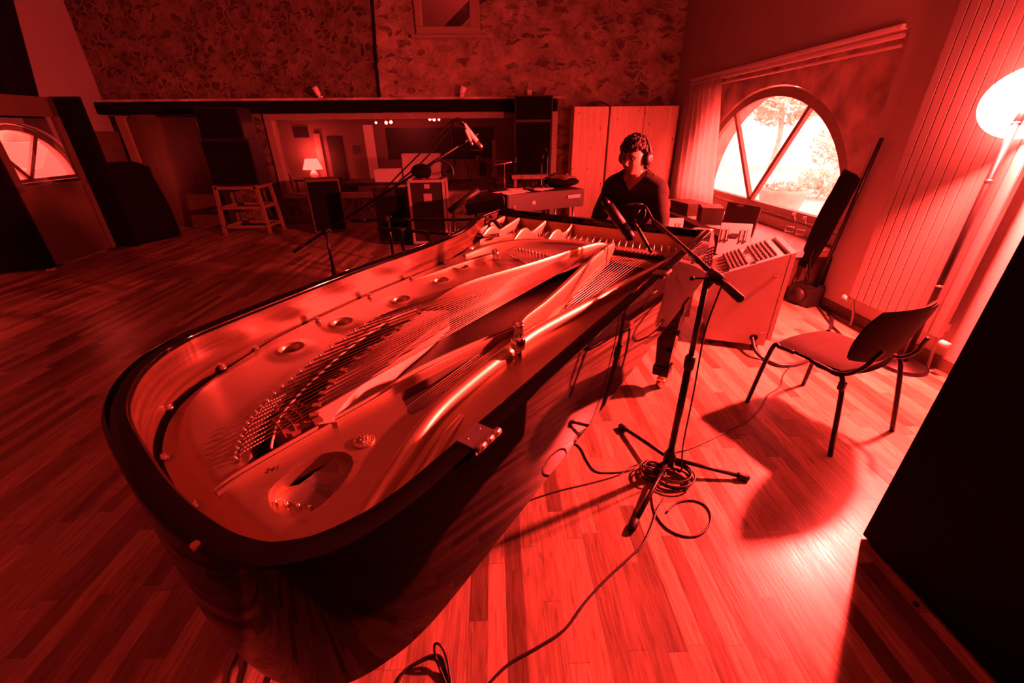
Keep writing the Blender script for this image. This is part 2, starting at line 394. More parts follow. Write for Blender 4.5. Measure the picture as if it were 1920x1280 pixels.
# left wall with its own arched window
LY, LZ, LR, LH = 6.72, .98, .78, .76
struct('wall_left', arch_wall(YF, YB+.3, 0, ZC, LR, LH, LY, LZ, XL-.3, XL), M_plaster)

def arched_window(name, x, cy, cz, ry, rz, mull, fw, th, m):
    o = bpy.data.objects.new(name, None); COL.objects.link(o); o.location = (x, cy, cz); o['kind'] = 'structure'
    n = 48; A = arch(n, ry, rz, cy, cz); I = arch(n, ry-fw, rz-fw, cy, cz)
    b = MB()
    for k in range(n):
        for xx in (x, x+th): b.add([(xx, *A[k]), (xx, *A[k+1]), (xx, *I[k+1]), (xx, *I[k])], [(0, 1, 2, 3)])
        b.add([(x, *I[k]), (x, *I[k+1]), (x+th, *I[k+1]), (x+th, *I[k])], [(0, 1, 2, 3)])
        b.add([(x, *A[k]), (x, *A[k+1]), (x+th, *A[k+1]), (x+th, *A[k])], [(0, 1, 2, 3)])
    b.bx(x-.01, x+th+.01, cy-ry, cy+ry, cz-fw*.1, cz+fw*.9)
    part('window_frame', b, m, o)
    for ang in mull:
        p = Vector((x+th/2, cy, cz+fw*.7)); q = Vector((x+th/2, cy+(ry-fw*.5)*math.cos(ang), cz+(rz-fw*.5)*math.sin(ang)))
        d = (q-p); L = d.length; R = Matrix.Rotation(math.atan2(d.z, d.y), 3, 'X')
        part('mullion', MB().box((p+q)/2, (th*.8, L, .055), R), m, o)
    g = MB(); g.add([(x+th*.5, *p) for p in arch(n, ry-fw*.6, rz-fw*.6, cy, cz)], [tuple(range(n+1))]); part('window_glass', g, M_glass, o)
    return o
arched_window('window_1', XW+.015, AY, AZ-.02, AR+.1, AH+.1, (math.radians(59), math.radians(117)), .10, .06, M_frame)
arched_window('window_2', XL-.16, LY, LZ-.02, LR, LH, (math.radians(60), math.radians(122)), .07, .06, M_frame)
# rail in the head of the recess, sill and ledge below the window
b = MB().bx(XR-.03, XR+.03, RY0+.06, RY1, RZ-.01, RZ+.03, .006).bx(XR-.015, XR+.03, RY0+.06, RY1, RZ-.06, RZ-.03, .005).bx(XR+.02, XR+.05, RY0+.06, RY1, RZ-.12, RZ-.10, .004)
struct('trim_1', b, M_white)
b = MB().bx(2.62, XW+.1, RY0+.12, RY1-.3, .44, .50, .008); struct('trim_2', b, M_white)
b = MB().bx(2.70, XW, RY0+.16, RY1-.3, 0, .44); struct('trim_3', b, M_board)
b = MB().bx(XW-.03, XW+.06, RY0+.1, RY1-.2, .505, .63, .008); struct('trim_4', b, M_frame)
struct('baseboard_right', MB().bx(XR-.015, XR, YF, RY0, 0, .09), M_board)
# oak beam over the control room and its plastered ledge
b = MB()
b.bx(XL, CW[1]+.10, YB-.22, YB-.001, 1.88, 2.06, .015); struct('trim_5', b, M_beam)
struct('trim_6', MB().bx(XL, CW[1]+.25, YB-.16, YB-.001, 2.06, 2.10, .01), M_rough_plaster)

# control room window
o = bpy.data.objects.new('window_3', None); COL.objects.link(o); o.location = (-1.5, YB, CW[2]); o['kind'] = 'structure'
b = MB(); x0, x1, z0, z1 = CW
b.bx(x0-.06, x1+.06, YB-.04, YB+.16, z0-.05, z0+.04, .006).bx(x0-.06, x1+.06, YB-.04, YB+.16, z1-.05, z1+.04, .006).bx(x0-.059, x0+.06, YB-.039, YB+.159, z0+.041, z1-.051, .006).bx(x1-.06, x1+.059, YB-.039, YB+.159, z0+.041, z1-.051, .006)
part('window_frame', b, M_frame, o)
part('window_glass', MB().bx(x0, x1, YB+.10, YB+.106, z0, z1), M_glass, o)
# small window high in the stone
o = bpy.data.objects.new('window_4', None); COL.objects.link(o); o.location = (-.7, YB, UW[2]); o['kind'] = 'structure'
b = MB(); x0, x1, z0, z1 = UW
b.bx(x0-.02, x1+.02, YB-.05, YB+.1, z0-.02, z0+.09, .006).bx(x0-.02, x1+.02, YB-.05, YB+.1, z1-.08, z1+.02, .006).bx(x0-.019, x0+.08, YB-.049, YB+.099, z0+.091, z1-.081, .006).bx(x1-.14, x1+.019, YB-.049, YB+.099, z0+.091, z1-.081, .006)
part('window_frame', b, M_frame, o)
part('window_glass', MB().bx(x0+.02, x1-.02, YB+.04, YB+.046, z0+.02, z1-.02), M_glass, o)
part('window_sill', MB().bx(x0-.1, x1+.16, YB-.09, YB-.001, z0-.07, z0-.021, .005), M_frame, o)
b = MB().bx(-2.2, .8, YB+1.7, YB+1.8, 2.4, 4.9).bx(-2.2, .8, YB+.3, YB+1.8, 2.38, 2.42).bx(-2.25, -2.2, YB+.3, YB+1.8, 2.4, 4.9).bx(.8, .85, YB+.3, YB+1.8, 2.4, 4.9).bx(-2.2, .8, YB+.3, YB+1.8, 4.9, 4.95)
struct('wall_stairwell', b, M_ctrlwall)
struct('trim_7', MB().box((-.55, YB+1.2, 3.45), (1.9, .5, .10), Matrix.Rotation(math.radians(-38), 3, 'Y')), M_beam)
lamp('stairwell_fill_light', 'POINT', (.3, YB+.8, 4.6), 170, shadow_soft_size=.15)  # added fill light without a fitting, brightens the view behind the small window

# ================================================================== PIANO
UA = math.atan2(.8108, .5853)
PM = Matrix.Rotation(UA, 4, 'Z')
def W3(s, t, z): return PM @ Vector((s, t, z))
def xf(mb): mb.v = [tuple(PM @ Vector(v)) for v in mb.v]; return mb
piano = thing('grand_piano', 'black concert grand piano with its lid off, bronze iron frame showing', 'piano', W3(1.6, 1.15, 0), UA)
def pp(name, mb, m, parent=None, **kw): return part(name, xf(mb), m, parent or piano, **kw)

OUT = [(2.95, .438), (2.4, .438), (1.8, .438), (1.2, .438), (.8, .438), (.55, .438), (.45, .438), (.371, .439), (.321, .443), (.279, .450), (.244, .461), (.2, .479), (.162, .504), (.122, .549), (.100, .600), (.086, .660), (.078, .744), (.076, .815), (.079, .900), (.089, 1.012), (.102, 1.126), (.119, 1.219), (.150, 1.31), (.213, 1.425), (.30, 1.518), (.408, 1.580), (.536, 1.612), (.718, 1.648), (1.034, 1.700), (1.28, 1.732), (1.731, 1.772), (2.1, 1.845), (2.35, 1.945), (2.6, 2.06), (2.95, 2.12)]
OC = [Vector((p[0], p[1], 0)) for p in bez([(a, b_, 0) for a, b_ in OUT], 5)]
def off(i, d):
    a = OC[max(i-1, 0)]; c = OC[min(i+1, len(OC)-1)]; t = (c-a).normalized(); n = Vector((t.y, -t.x, 0))
    return OC[i] + n*d                       # n points inwards for this winding
assert (off(10, .05)-Vector((1.6, 1.1, 0))).length < (OC[10]-Vector((1.6, 1.1, 0))).length
def sweep(sec, mb=None, closed=True):
    mb = mb or MB(); rings = []
    for i in range(len(OC)):
        r = []
        for d, z in sec:
            p = off(i, d); r.append((p.x, p.y, z))
        rings.append(r)
    return mb.loft(rings, closed_ring=closed, caps=closed, smooth=False)
ZB, ZT = .645, 1.0
rim = pp('case_rim', sweep([(0, ZB), (0, ZT-.007), (.002, ZT-.002), (.007, ZT), (.041, ZT), (.046, ZT-.002), (.048, ZT-.007), (.048, ZB)]), M_black)
for p in rim.data.polygons: p.use_smooth = True
rim.data.set_sharp_from_angle(angle=math.radians(24))
pp('inner_rim', sweep([(.0485, .986), (.052, .986), (.052, .79), (.0485, .79)]), M_veneer, rim)
inner = [off(i, .053) for i in range(len(OC))]
sb = MB(); sb.add([(p.x, p.y, .795) for p in inner], [tuple(range(len(inner)))]); sb.add([(p.x, p.y, .66) for p in inner], [tuple(range(len(inner)))])
pp('soundboard', sb, M_soundboard)

# iron plate: a relief over (s, t) with its openings cut out
HOLES = [(.678, 1.430, .037), (.925, 1.472, .037), (1.243, 1.462, .036), (1.555, 1.494, .036), (1.80, 1.560, .036), (2.185, 1.755, .034)]
HITCH = [(.272, .984), (.307, 1.037), (.366, 1.105), (.438, 1.156), (.556, 1.218), (.722, 1.290), (.945, 1.358), (1.067, 1.372), (1.19, 1.352)]
O1 = [(.285, .952), (.45, .945), (.60, .930), (.76, .940), (.93, .912), (1.15, .872), (1.3, .815), (1.45, .805), (1.67, .845), (2.05, .905), (2.5, .958), (2.5, 1.025), (2.155, 1.066), (1.883, 1.121), (1.526, 1.205), (1.373, 1.255), (1.27, 1.315)] + [(a+.012, b_-.022) for a, b_ in HITCH[::-1]]
O2 = [(.690, .868), (.72, .880), (1.10, .842), (1.17, .846), (1.14, .822), (.937, .800), (.72, .766), (.655, .765), (.635, .78), (.66, .82)]
O3 = [(.243, .790), (.262, .830), (.295, .846), (.346, .850), (.40, .840), (.430, .812), (.437, .780), (.420, .745), (.375, .716), (.32, .702), (.275, .702), (.250, .722), (.240, .755)]
O4 = [(1.42, .752), (1.67, .796), (2.05, .860), (2.5, .920), (2.5, .602), (2.1, .650), (1.7, .715), (1.5, .738)]
def smooth_loop(L, n=4): return [(p.x, p.y) for p in bez([(a, b_, 0) for a, b_ in L], n, True)]
O2s, O3s = smooth_loop(O2, 3), smooth_loop(O3, 4)
def pin(p, poly):
    c = False; x, y = p; j = len(poly)-1
    for i in range(len(poly)):
        if (poly[i][1] > y) != (poly[j][1] > y) and x < (poly[j][0]-poly[i][0])*(y-poly[i][1])/(poly[j][1]-poly[i][1])+poly[i][0]: c = not c
        j = i
    return c
PO = [(off(i, .066).x, off(i, .066).y) for i in range(0, len(OC)) if off(i, .066).x < 2.86]
PO = PO[::2] + ([PO[-1]] if PO[::2][-1] != PO[-1] else [])
PO = [(2.86, PO[0][1])] + PO + [(2.86, PO[-1][1])]
def dseg(p, a, c):
    ax, ay = a; dx, dy = c[0]-ax, c[1]-ay; L = dx*dx+dy*dy
    t = max(0, min(1, ((p[0]-ax)*dx+(p[1]-ay)*dy)/L)) if L else 0
    return math.hypot(p[0]-ax-t*dx, p[1]-ay-t*dy)
def dpoly(p, P, closed=False): return min(dseg(p, P[i], P[i+1]) for i in range(len(P)-1))
def sstep(a, c, x): x = max(0, min(1, (x-a)/(c-a))); return x*x*(3-2*x)
PZ = .868
def plate_z(s, t):
    z = PZ; d = dpoly((s, t), PO[1:-1])
    k = 1-sstep(.35, .75, s) if t > .7 else 1-sstep(.2, .4, s)
    z -= .034*k*(1-sstep(.018, .062, d))
    for a, c, r in HOLES:
        q = math.hypot(s-a, t-c)
        if q < .11: z += .012*math.exp(-((q-r-.009)/.008)**2) + .005*math.exp(-((q-r-.028)/.012)**2)
    d3 = dpoly((s, t), O3s+[O3s[0]])
    if d3 < .03: z += .003*math.exp(-((d3-.006)/.006)**2)
    # low web beside the spine strut
    if t < .70 and s > .45: z -= .014*sstep(.45, .7, s)*(1-sstep(.62, .70, t))
    return z
verts, edges = [], []
def loop(L):
    b0 = len(verts); verts.extend(Vector(p) for p in L); edges.extend((b0+i, b0+(i+1) % len(L)) for i in range(len(L)))
loop(PO); loop(O1); loop(O2s); loop(O3s); loop(O4)
holes_poly = []
for a, c, r in HOLES:
    hp = [(a+r*math.cos(2*PI*k/32), c+r*math.sin(2*PI*k/32)) for k in range(32)]; holes_poly.append(hp); loop(hp)
    for dr in (.004, .008, .012, .017, .023, .031, .042):
        verts.extend(Vector((a+(r+dr)*math.cos(2*PI*(k+.5)/32), c+(r+dr)*math.sin(2*PI*(k+.5)/32))) for k in range(32))
CUT = [O1, O2s, O3s, O4]+holes_poly
def in_plate(p): return pin(p, PO) and not any(pin(p, h) for h in CUT)
g = .022; s_ = .08
while s_ < 2.86:
    t_ = .44
    while t_ < 2.15:
        q = (s_+g*.3*math.sin(t_*91), t_)
        if in_plate(q) and dpoly(q, PO) > .008 and not any(math.hypot(q[0]-a, q[1]-c) < r+.046 for a, c, r in HOLES) and dpoly(q, O1+[O1[0]]) > .006: verts.append(Vector(q))
        t_ += g if s_ < 1.3 else g*1.6
    s_ += g if s_ < 1.3 else g*1.6
rv, re_, rf, _, _, _ = delaunay_2d_cdt(verts, edges, [], 0, 1e-6)
tris = [f for f in rf if in_plate((sum(rv[i].x for i in f)/len(f), sum(rv[i].y for i in f)/len(f)))]
bm = bmesh.new(); bv = [bm.verts.new((v.x, v.y, plate_z(v.x, v.y))) for v in rv]
for f in tris:
    try: bm.faces.new([bv[i] for i in f])
    except ValueError: pass
bmesh.ops.delete(bm, geom=[v for v in bm.verts if not v.link_faces], context='VERTS')
be = [e for e in bm.edges if len(e.link_faces) == 1]
r = bmesh.ops.extrude_edge_only(bm, edges=be)
for v in r['geom']:
    if isinstance(v, bmesh.types.BMVert): v.co.z -= .036
mbp = MB().from_bm(bm, True); plate = pp('iron_plate', mbp, M_gold)
plate.data.set_sharp_from_angle(angle=math.radians(50))

def rib(path, sec):
    """sweep a cross-section (sideways, up) along points (s, t, z, width scale, height scale)"""
    m = MB(); rings = []
    P = [Vector(p[:3]) for p in path]
    for i, p in enumerate(P):
        a, c = P[max(i-1, 0)], P[min(i+1, len(P)-1)]; t = (c-a); t.z = 0; t.normalize(); n = Vector((-t.y, t.x, 0))
        w, h = path[i][3], path[i][4]
        rings.append([p + n*(u*w) + Vector((0, 0, v*h)) for u, v in sec])
    return m.loft(rings, True, True, True)
def path5(L, n=6):
    xyz = bez([l[:3] for l in L], n); wh = bez([(l[3], l[4], 0) for l in L], n); return [(*a, c.x, c.y) for a, c in zip(xyz, wh)]
BAR = [(-.5, -.4), (-.5, .75), (-.42, .93), (-.3, 1), (.3, 1), (.42, .93), (.5, .75), (.5, -.4)]
GROOVE = [(-.5, -.5), (-.5, .8), (-.42, 1), (-.30, .98), (-.16, .55), (.16, .55), (.30, .98), (.42, 1), (.5, .8), (.5, -.5)]
ROUND = [(-.5, -.6)] + [(-.5*math.cos(PI*k/10), .2+.8*math.sin(PI*k/10)) for k in range(11)] + [(.5, -.6)]
def strut(path, sec, n=6, **kw):
    o = pp('strut', rib(path5(path, n), sec), M_gold, plate, **kw); o.data.set_sharp_from_angle(angle=math.radians(40)); return o
strut([(.195, .927, PZ-.004, .020, .010), (.26, .926, PZ, .026, .016), (.45, .921, PZ, .026, .016), (.62, .910, PZ, .026, .018), (.72, .908, PZ, .030, .022), (.80, .898, PZ, .040, .028), (.95, .878, PZ, .036, .028), (1.15, .838, PZ, .026, .028), (1.24, .812, PZ, .022, .028)], GROOVE)
strut([(.225, .560, PZ-.01, .030, .010), (.30, .585, PZ-.006, .040, .022), (.42, .625, PZ-.004, .046, .030), (.55, .672, PZ-.004, .050, .036), (.68, .708, PZ-.004, .050, .040), (.85, .725, PZ-.004, .052, .043), (1.05, .732, PZ-.004, .054, .046), (1.25, .735, PZ-.004, .054, .046), (1.6, .690, PZ-.004, .050, .046), (2.1, .624, PZ-.004, .048, .044), (2.6, .560, PZ-.004, .046, .042), (2.84, .525, PZ-.004, .044, .030)], ROUND)
strut([(.25, .528, PZ-.034, .030, .02), (.35, .548, PZ-.03, .040, .03), (.5, .590, PZ-.022, .040, .032), (.62, .630, PZ-.012, .034, .022), (.72, .66, PZ-.01, .02, .006)], ROUND)
strut([(1.17, .775, PZ, .012, .040), (1.25, .782, PZ, .020, .072), (1.42, .790, PZ, .024, .080), (1.67, .822, PZ, .026, .082), (2.05, .882, PZ, .028, .082), (2.40, .925, PZ, .030, .080), (2.56, .940, PZ, .030, .072)], BAR)
strut([(1.20, 1.345, PZ-.004, .014, .006), (1.28, 1.300, PZ, .018, .020), (1.35, 1.272, PZ, .022, .050), (1.42, 1.250, PZ, .024, .068), (1.55, 1.218, PZ, .024, .076), (1.9, 1.134, PZ, .026, .078), (2.3, 1.062, PZ, .026, .078), (2.52, 1.018, PZ, .026, .070), (2.62, 1.000, PZ, .024, .04)], BAR)
strut([(1.50, 1.64, PZ-.004, .010, .006), (1.75, 1.59, PZ, .018, .022), (1.95, 1.545, PZ, .030, .036), (2.05, 1.52, PZ, .030, .036)], BAR)
for tq, l0 in ((1.40, 2.50), (1.62, 2.42), (1.86, 2.36), (2.0, 2.30)):       # fins between the treble sections
    strut([(l0, tq, PZ-.002, .018, .020), (l0+.10, tq-.004, PZ, .022, .080), (l0+.18, tq-.006, PZ, .022, .085), (l0+.24, tq-.008, PZ, .022, .050), (l0+.31, tq-.010, PZ, .022, .060), (2.85, tq-.02, PZ, .022, .098)], BAR, 4)
strut([(2.00, 1.70, PZ, .03, .02), (2.2, 1.64, PZ, .05, .05), (2.38, 1.50, PZ, .05, .06), (2.5, 1.30, PZ, .05, .055), (2.56, 1.05, PZ, .05, .045)], BAR)
# medallion and the pencilled serial number on the plate
b = MB(); cx, cy = .489, .792
b.lathe([(.028, 0), (.028, .004), (.0265, .0055), (.024, .0045), (.019, .0045), (.0185, .0055), (.0, .0055)], (cx, cy, PZ), n=32)
for k in range(14):
    a = 2*PI*k/14; b.ball((cx+.0215*math.cos(a), cy+.0215*math.sin(a), PZ+.005), (.002, .002, .0015), 4)
for dx, dy in ((.0, .0), (.006, .005), (-.006, .005), (.006, -.006), (-.006, -.006), (.011, 0)): b.ball((cx+dx, cy+dy, PZ+.005), (.004, .003, .004), 5)
pp('medallion', b, M_gold, plate)
def add_text(name, txt, size, M, m, parent, shear=.3):
    c = bpy.data.curves.new(name, 'FONT'); c.body = txt; c.size = size; c.shear = shear; c.extrude = size*.01; c.align_x = 'CENTER'; c.resolution_u = 2
    t = bpy.data.objects.new(name, c); COL.objects.link(t)
    me = bpy.data.meshes.new_from_object(t.evaluated_get(bpy.context.evaluated_depsgraph_get())); bpy.data.objects.remove(t)
    me.transform(M); me.materials.clear(); me.materials.append(m)
    return put(name, me, parent)
d = (W3(.33, .885, 0)-W3(.292, .902, 0)).normalized()
Mt = Matrix.Translation(W3(.300, .888, PZ+.0008)) @ Matrix.Rotation(math.radians(25), 4, 'Z')
add_text('serial_number', '241', .021, Mt, M_label, plate)

# bass bridge and its apron, felt-wrapped block, rails
br_c = [(.455, .930), (.475, .985), (.565, 1.062), (.69, 1.122), (.845, 1.172), (1.016, 1.214), (1.17, 1.258)]
br_f = [(.490, .900), (.50, .925), (.600, .975), (.73, 1.02), (.88, 1.065), (1.05, 1.105), (1.245, 1.165)]
L1 = bez([(a, c, 0) for a, c in br_c], 6); L2 = bez([(a, c, 0) for a, c in br_f], 6)
b = MB(); b.loft([[(p.x, p.y, .80), (p.x, p.y, .886), (q.x, q.y, .886), (q.x, q.y, .80)] for p, q in zip(L1, L2)], True, True, False)
brg = pp('bass_bridge', b, M_bridge)
for i in range(2, len(L1)-1, 3):
    b = MB(); p = L1[i]; t = (L1[i+1]-L1[i]).normalized(); b.box((p.x+t.y*.004, p.y-t.x*.004, .8875), (.022, .026, .012), Matrix.Rotation(math.atan2(t.y, t.x), 3, 'Z'), .002)
    pp('bridge_cap', b, M_felt, brg)
b = MB(); b.prism([(.372, 1.000), (.385, 1.045), (.47, 1.095), (.500, 1.03), (.485, .965), (.455, .945), (.395, .955)], .80, .884)
for i in range(4):
    b.tube([(.38+.03*i, .955+.005*i, .8845), (.392+.03*i, 1.0, .886), (.40+.028*i, 1.05+.01*i, .8845)], .0025, 5)
pp('felt_block', b, M_felt)
HC = bez([(a, c, 0) for a, c in HITCH], 8)
pp('string_rest', MB().tube([(p.x+.050, p.y-.060, .884) for p in HC[4:-4]], .0032, 6), M_bridge, plate)
# bass strings from the hitch curve to the bridge and on to the pin block
NS = 27; strings = []
def along(curve, u):
    x = u*(len(curve)-1); i = min(int(x), len(curve)-2); return curve[i].lerp(curve[i+1], x-i)
for k in range(NS):
    u = k/(NS-1); h = along(HC, .02+.96*u); e = Vector((2.56, .972, 0)).lerp(Vector((2.66, 1.018, 0)), u)
    dd = (e-h).normalized(); hz = PZ+.018
    b = MB(); a = h + dd*.012
    if u < .36:
        n = 14; L = .055
        b.tube([h+dd*(.012+L*i/n)+Vector((0, 0, hz)) for i in range(n+1)], [.0026 if i % 2 else .0014 for i in range(n+1)], 5)
        w = Vector((-dd.y, dd.x, 0)); b.tube([h+dd*.012+Vector((0, 0, hz)), h+dd*.004+w*.006+Vector((0, 0, hz)), h-dd*.005+Vector((0, 0, hz)), h+dd*.004-w*.006+Vector((0, 0, hz)), h+dd*.012+Vector((0, 0, hz))], .0014, 5)
        a = h+dd*(.012+L)
    b.tube([a+Vector((0, 0, hz)), (h+dd*.45)+Vector((0, 0, .895)), (h+dd*.95)+Vector((0, 0, .902)), e+Vector((0, 0, .912))], [.0029, .0026, .0020, .0010] if u < .7 else [.0023, .0020, .0016, .0009], 6)
    pp('bass_string', b, M_copper)
    b = MB().cyl((h.x, h.y, PZ-.004), (h.x-dd.x*.006, h.y-dd.y*.006, PZ+.021), .0032, 8)
    pp('hitch_pin', b, M_nickel, plate)
for k in range(17):                                                     # long tenor strings, seen through the openings
    u = k/16; a = Vector((.268+.045*(1-u), .706+.108*u, .846)); e = Vector((2.56, .625+.285*u, .868))
    pp('tenor_string', MB().tube([a, a.lerp(e, .5), e], [.0021, .0018, .0010], 5), M_steel)
    if k % 4 == 0: pp('hitch_pin', MB().cyl((a.x-.004, a.y, .83), (a.x-.008, a.y, .856), .0034, 8), M_nickel, plate)
pp('hitch_shelf', MB().prism([(.235, .70), (.235, .83), (.30, .85), (.335, .82), (.335, .71), (.28, .695)], .80, .838), M_gold, plate)
pp('cross_brace', MB().box((.40, .775, .812), (.04, .16, .02), Matrix.Rotation(.5, 3, 'Z')).box((.40, .775, .812), (.03, .2, .016), Matrix.Rotation(-.8, 3, 'Z')), M_bridge)
for k in range(26):
    u = k/25; a = Vector((1.92+.10*u, 1.21+.27*u, PZ+.016)); e = Vector((2.70, 1.12+.40*u, PZ+.040))
    pp('treble_string', MB().tube([a, e], .0012, 4), M_steel)
b = MB()
for k in range(10): b.lathe([(.005, 0), (.005, .012), (.0065, .012), (.0065, .02), (.002, .024)], (2.02+.012*k, 1.24+.022*k, PZ), n=8)
pp('agraffe_row', b, M_nickel, plate); b = MB()
for k in range(10): b.lathe([(.005, 0), (.005, .02), (.008, .02), (.008, .034), (.002, .04)], (2.20+.006*k, 1.20+.028*k, PZ), n=8)
pp('agraffe_row', b, M_nickel, plate)
b = MB().bx(2.555, 2.585, .612, .945, PZ, PZ+.022, .003)
for k in range(13): b.box((2.57, .63+.0245*k, PZ+.024), (.034, .011, .012), None, .002)
pp('agraffe_bar', b, M_blackmetal, plate)
pp('pin_field', MB().bx(2.60, 2.70, .60, .95, PZ, PZ+.012, .003), M_gold, plate)
pmesh = None
for r_ in range(3):
    for k in range(30):
        s0 = 2.715+.045*r_; t0 = .58+.047*k+.012*r_
        m = MB().cyl((s0, t0, PZ), (s0-.003, t0, PZ+.032), .0036, 8).lathe([(.0052, 0), (.0052, .010)], (s0-.002, t0, PZ+.014), n=8)
        pp('tuning_pin', m, M_steel)
# nose bolt with its tall chrome nut, cap nut, flange screws
b = MB().cyl((1.065, .690, PZ-.02), (1.065, .690, PZ+.050), .0135, 14).lathe([(.018, 0), (.018, .004)], (1.065, .690, PZ-.016), n=14)
b.lathe([(.016, .04), (.024, .048), (.026, .065), (.025, .083), (.019, .092)], (1.065, .690, PZ), n=8)
b.lathe([(.0175, .09), (.0175, .128), (.0185, .130), (.0185, .138), (.0135, .138), (.0135, .130)], (1.065, .690, PZ), n=20)
pp('nose_bolt', b, M_chrome)
b = MB().lathe([(.036, 0), (.036, .008), (.026, .010), (.026, .045), (.022, .05), (.012, .052), (.012, .062), (.0, .062)], (2.07, 1.51, PZ), n=8)
pp('cap_nut', b, M_chrome)
for s0, t0 in ((.282, 1.425), (.190, 1.206), (.160, .967), (.485, 1.540), (.888, 1.582), (1.198, 1.630), (1.502, 1.660), (1.817, 1.700), (.24, .60), (1.30, 1.31), (.62, 1.57)):
    z = plate_z(s0, t0) if in_plate((s0, t0)) else PZ-.02
    pp('flange_screw', MB().lathe([(.013, 0), (.013, .008), (.010, .008), (.010, .016), (.004, .018)], (s0, t0, z-.001), n=6), M_nickel)
# fallboard, key bed, keys, cheeks
pp('fallboard', MB().bx(2.90, 2.95, .488, 2.06, .955, 1.0, .006).bx(2.94, 2.96, .488, 2.06, .77, .97), M_black)
pp('pin_block_face', MB().bx(2.87, 2.90, .488, 2.06, PZ-.01, .958), M_gold)
pp('key_bed', MB().bx(2.86, 3.24, .44, 2.12, .645, .735, .01), M_black)
b = MB()
for k in range(52): b.bx(2.97, 3.12, .58+k*.0262, .58+k*.0262+.0252, .738, .760)
pp('white_keys', b, M_ivory)
b = MB()
for k in range(51):
    if k % 7 in (2, 6): continue
    b.bx(2.97, 3.065, .58+(k+1)*.0262-.006, .58+(k+1)*.0262+.006, .76, .772, .001)
pp('black_keys', b, M_black)
for t0, t1 in ((.438, .55), (2.0, 2.12)):
    m = MB(); prof = [(2.94, .65), (2.94, 1.0), (3.02, .995), (3.10, .93), (3.20, .86), (3.24, .82), (3.24, .65)]
    m.add([(s, t0, z) for s, z in prof]+[(s, t1, z) for s, z in prof], [tuple(range(7))[::-1], tuple(range(7, 14))]+[(k, (k+1) % 7, 7+(k+1) % 7, 7+k) for k in range(7)])
    pp('cheek', m, M_black)
def leg(s0, t0):
    m = MB(); rings = []
    for z, w in ((.655, .075), (.60, .075), (.56, .062), (.20, .043), (.195, .052), (.13, .050), (.125, .04)):
        rings.append([(s0+a*w, t0+c*w, z) for a, c in ((-1, -1), (1, -1), (1, 1), (-1, 1))])
    l = pp('leg', m.loft(rings, True, True, False), M_black)
    c = MB().cyl((s0, t0, .06), (s0, t0, .13), .018, 12).box((s0, t0, .085), (.05, .045, .02), None, .004)
    c.lathe([(.040, -.018), (.045, -.010), (.045, .010), (.040, .018)], (s0+.03, t0, .046), axis=(.3, 1, 0), n=20).lathe([(.018, -.026), (.018, .026)], (s0+.03, t0, .046), axis=(.3, 1, 0), n=12)
    pp('caster', c, M_brass, l)
leg(2.54, .505); leg(2.60, 1.99); leg(.50, 1.05)
# lyre with pedals under the key bed
b = MB().bx(2.74, 2.80, 1.10, 1.14, .12, .66).bx(2.74, 2.80, 1.42, 1.46, .12, .66).bx(2.72, 2.84, 1.06, 1.50, .08, .14, .01)
ly = pp('pedal_lyre', b, M_black)
for t0 in (1.16, 1.28, 1.40): pp('pedal', MB().box((2.90, t0, .09), (.18, .035, .012), None, .004), M_brass, ly)
# lid hinges on the spine
for s0 in (.54, 1.885):
    b = MB().bx(s0-.036, s0+.036, .432, .484, ZT-.001, ZT+.004, .001).bx(s0-.036, s0+.036, .430, .4335, ZT-.014, ZT+.002)
    for q in (-.026, 0, .026): b.cyl((s0+q-.0115, .424, ZT+.006), (s0+q+.0115, .424, ZT+.006), .0085, 12)
    for q in (-.02, .02): b.lathe([(.005, 0), (.003, .002)], (s0+q, .465, ZT+.0035), n=8)
    pp('lid_hinge', b, M_nickel)
pp('lid_stop', MB().bx(.083, .096, .655, .67, ZT-.002, ZT+.008, .002), M_brass)

# ================================================================== THINGS NEAR THE PIANO
# dark baffle beside the camera
t = thing('acoustic_baffle', 'tall black felt acoustic baffle filling the right edge of the picture', 'baffle', (1.58, .2, 0))
part('panel', MB().bx(1.538, 1.62, -1.0, 1.176, .012, 2.15, .006), M_blackcloth, t)
part('foot', MB().bx(1.545, 1.615, 1.05, 1.13, 0, .014), M_rubber, t); part('foot', MB().bx(1.545, 1.615, -.9, -.8, 0, .014), M_rubber, t)
solo('rubber_plug', MB().lathe([(.010, 0), (.010, .008), (.004, .010)], (1.515, .885, 0.0), n=10), M_rubber, 'tiny black rubber plug on the floor against the black baffle', 'plug')

# floor lamp
LB = Vector((2.955, 2.556, 0))
t = thing('floor_lamp', 'glowing floor lamp with a round white bowl on a dark pole', 'lamp', LB)
part('base', MB().lathe([(.150, 0), (.150, .022), (.140, .032), (.05, .036), (.028, .05), (.0, .05)], LB, n=36), M_blackmetal, t)
b = MB().cyl(LB+Vector((0, 0, .04)), LB+Vector((0, 0, 1.60)), .019, 16)
pole = part('pole', b, M_blackmetal, t)
for z in (.62, 1.28): part('collar', MB().lathe([(.021, 0), (.021, .012)], LB+Vector((0, 0, z)), n=16), M_nickel, pole)
ax = Vector((-.62, -.50, -.42)).normalized(); LC = LB+Vector((.0, -.02, 1.70))
b = MB().lathe([(.03, -.115), (.09, -.100), (.15, -.065), (.185, -.02), (.200, .03), (.196, .03), (.18, -.018), (.145, -.058), (.085, -.092), (.0, -.105)], LC, axis=ax, n=36)
part('lamp_shade', b, M_shade, t)
part('socket', MB().cyl(LB+Vector((0, 0, 1.58)), LC-ax*.112, .022, 12), M_blackmetal, t)
bulb.location = LC+Vector((-.075, -.03, .075))

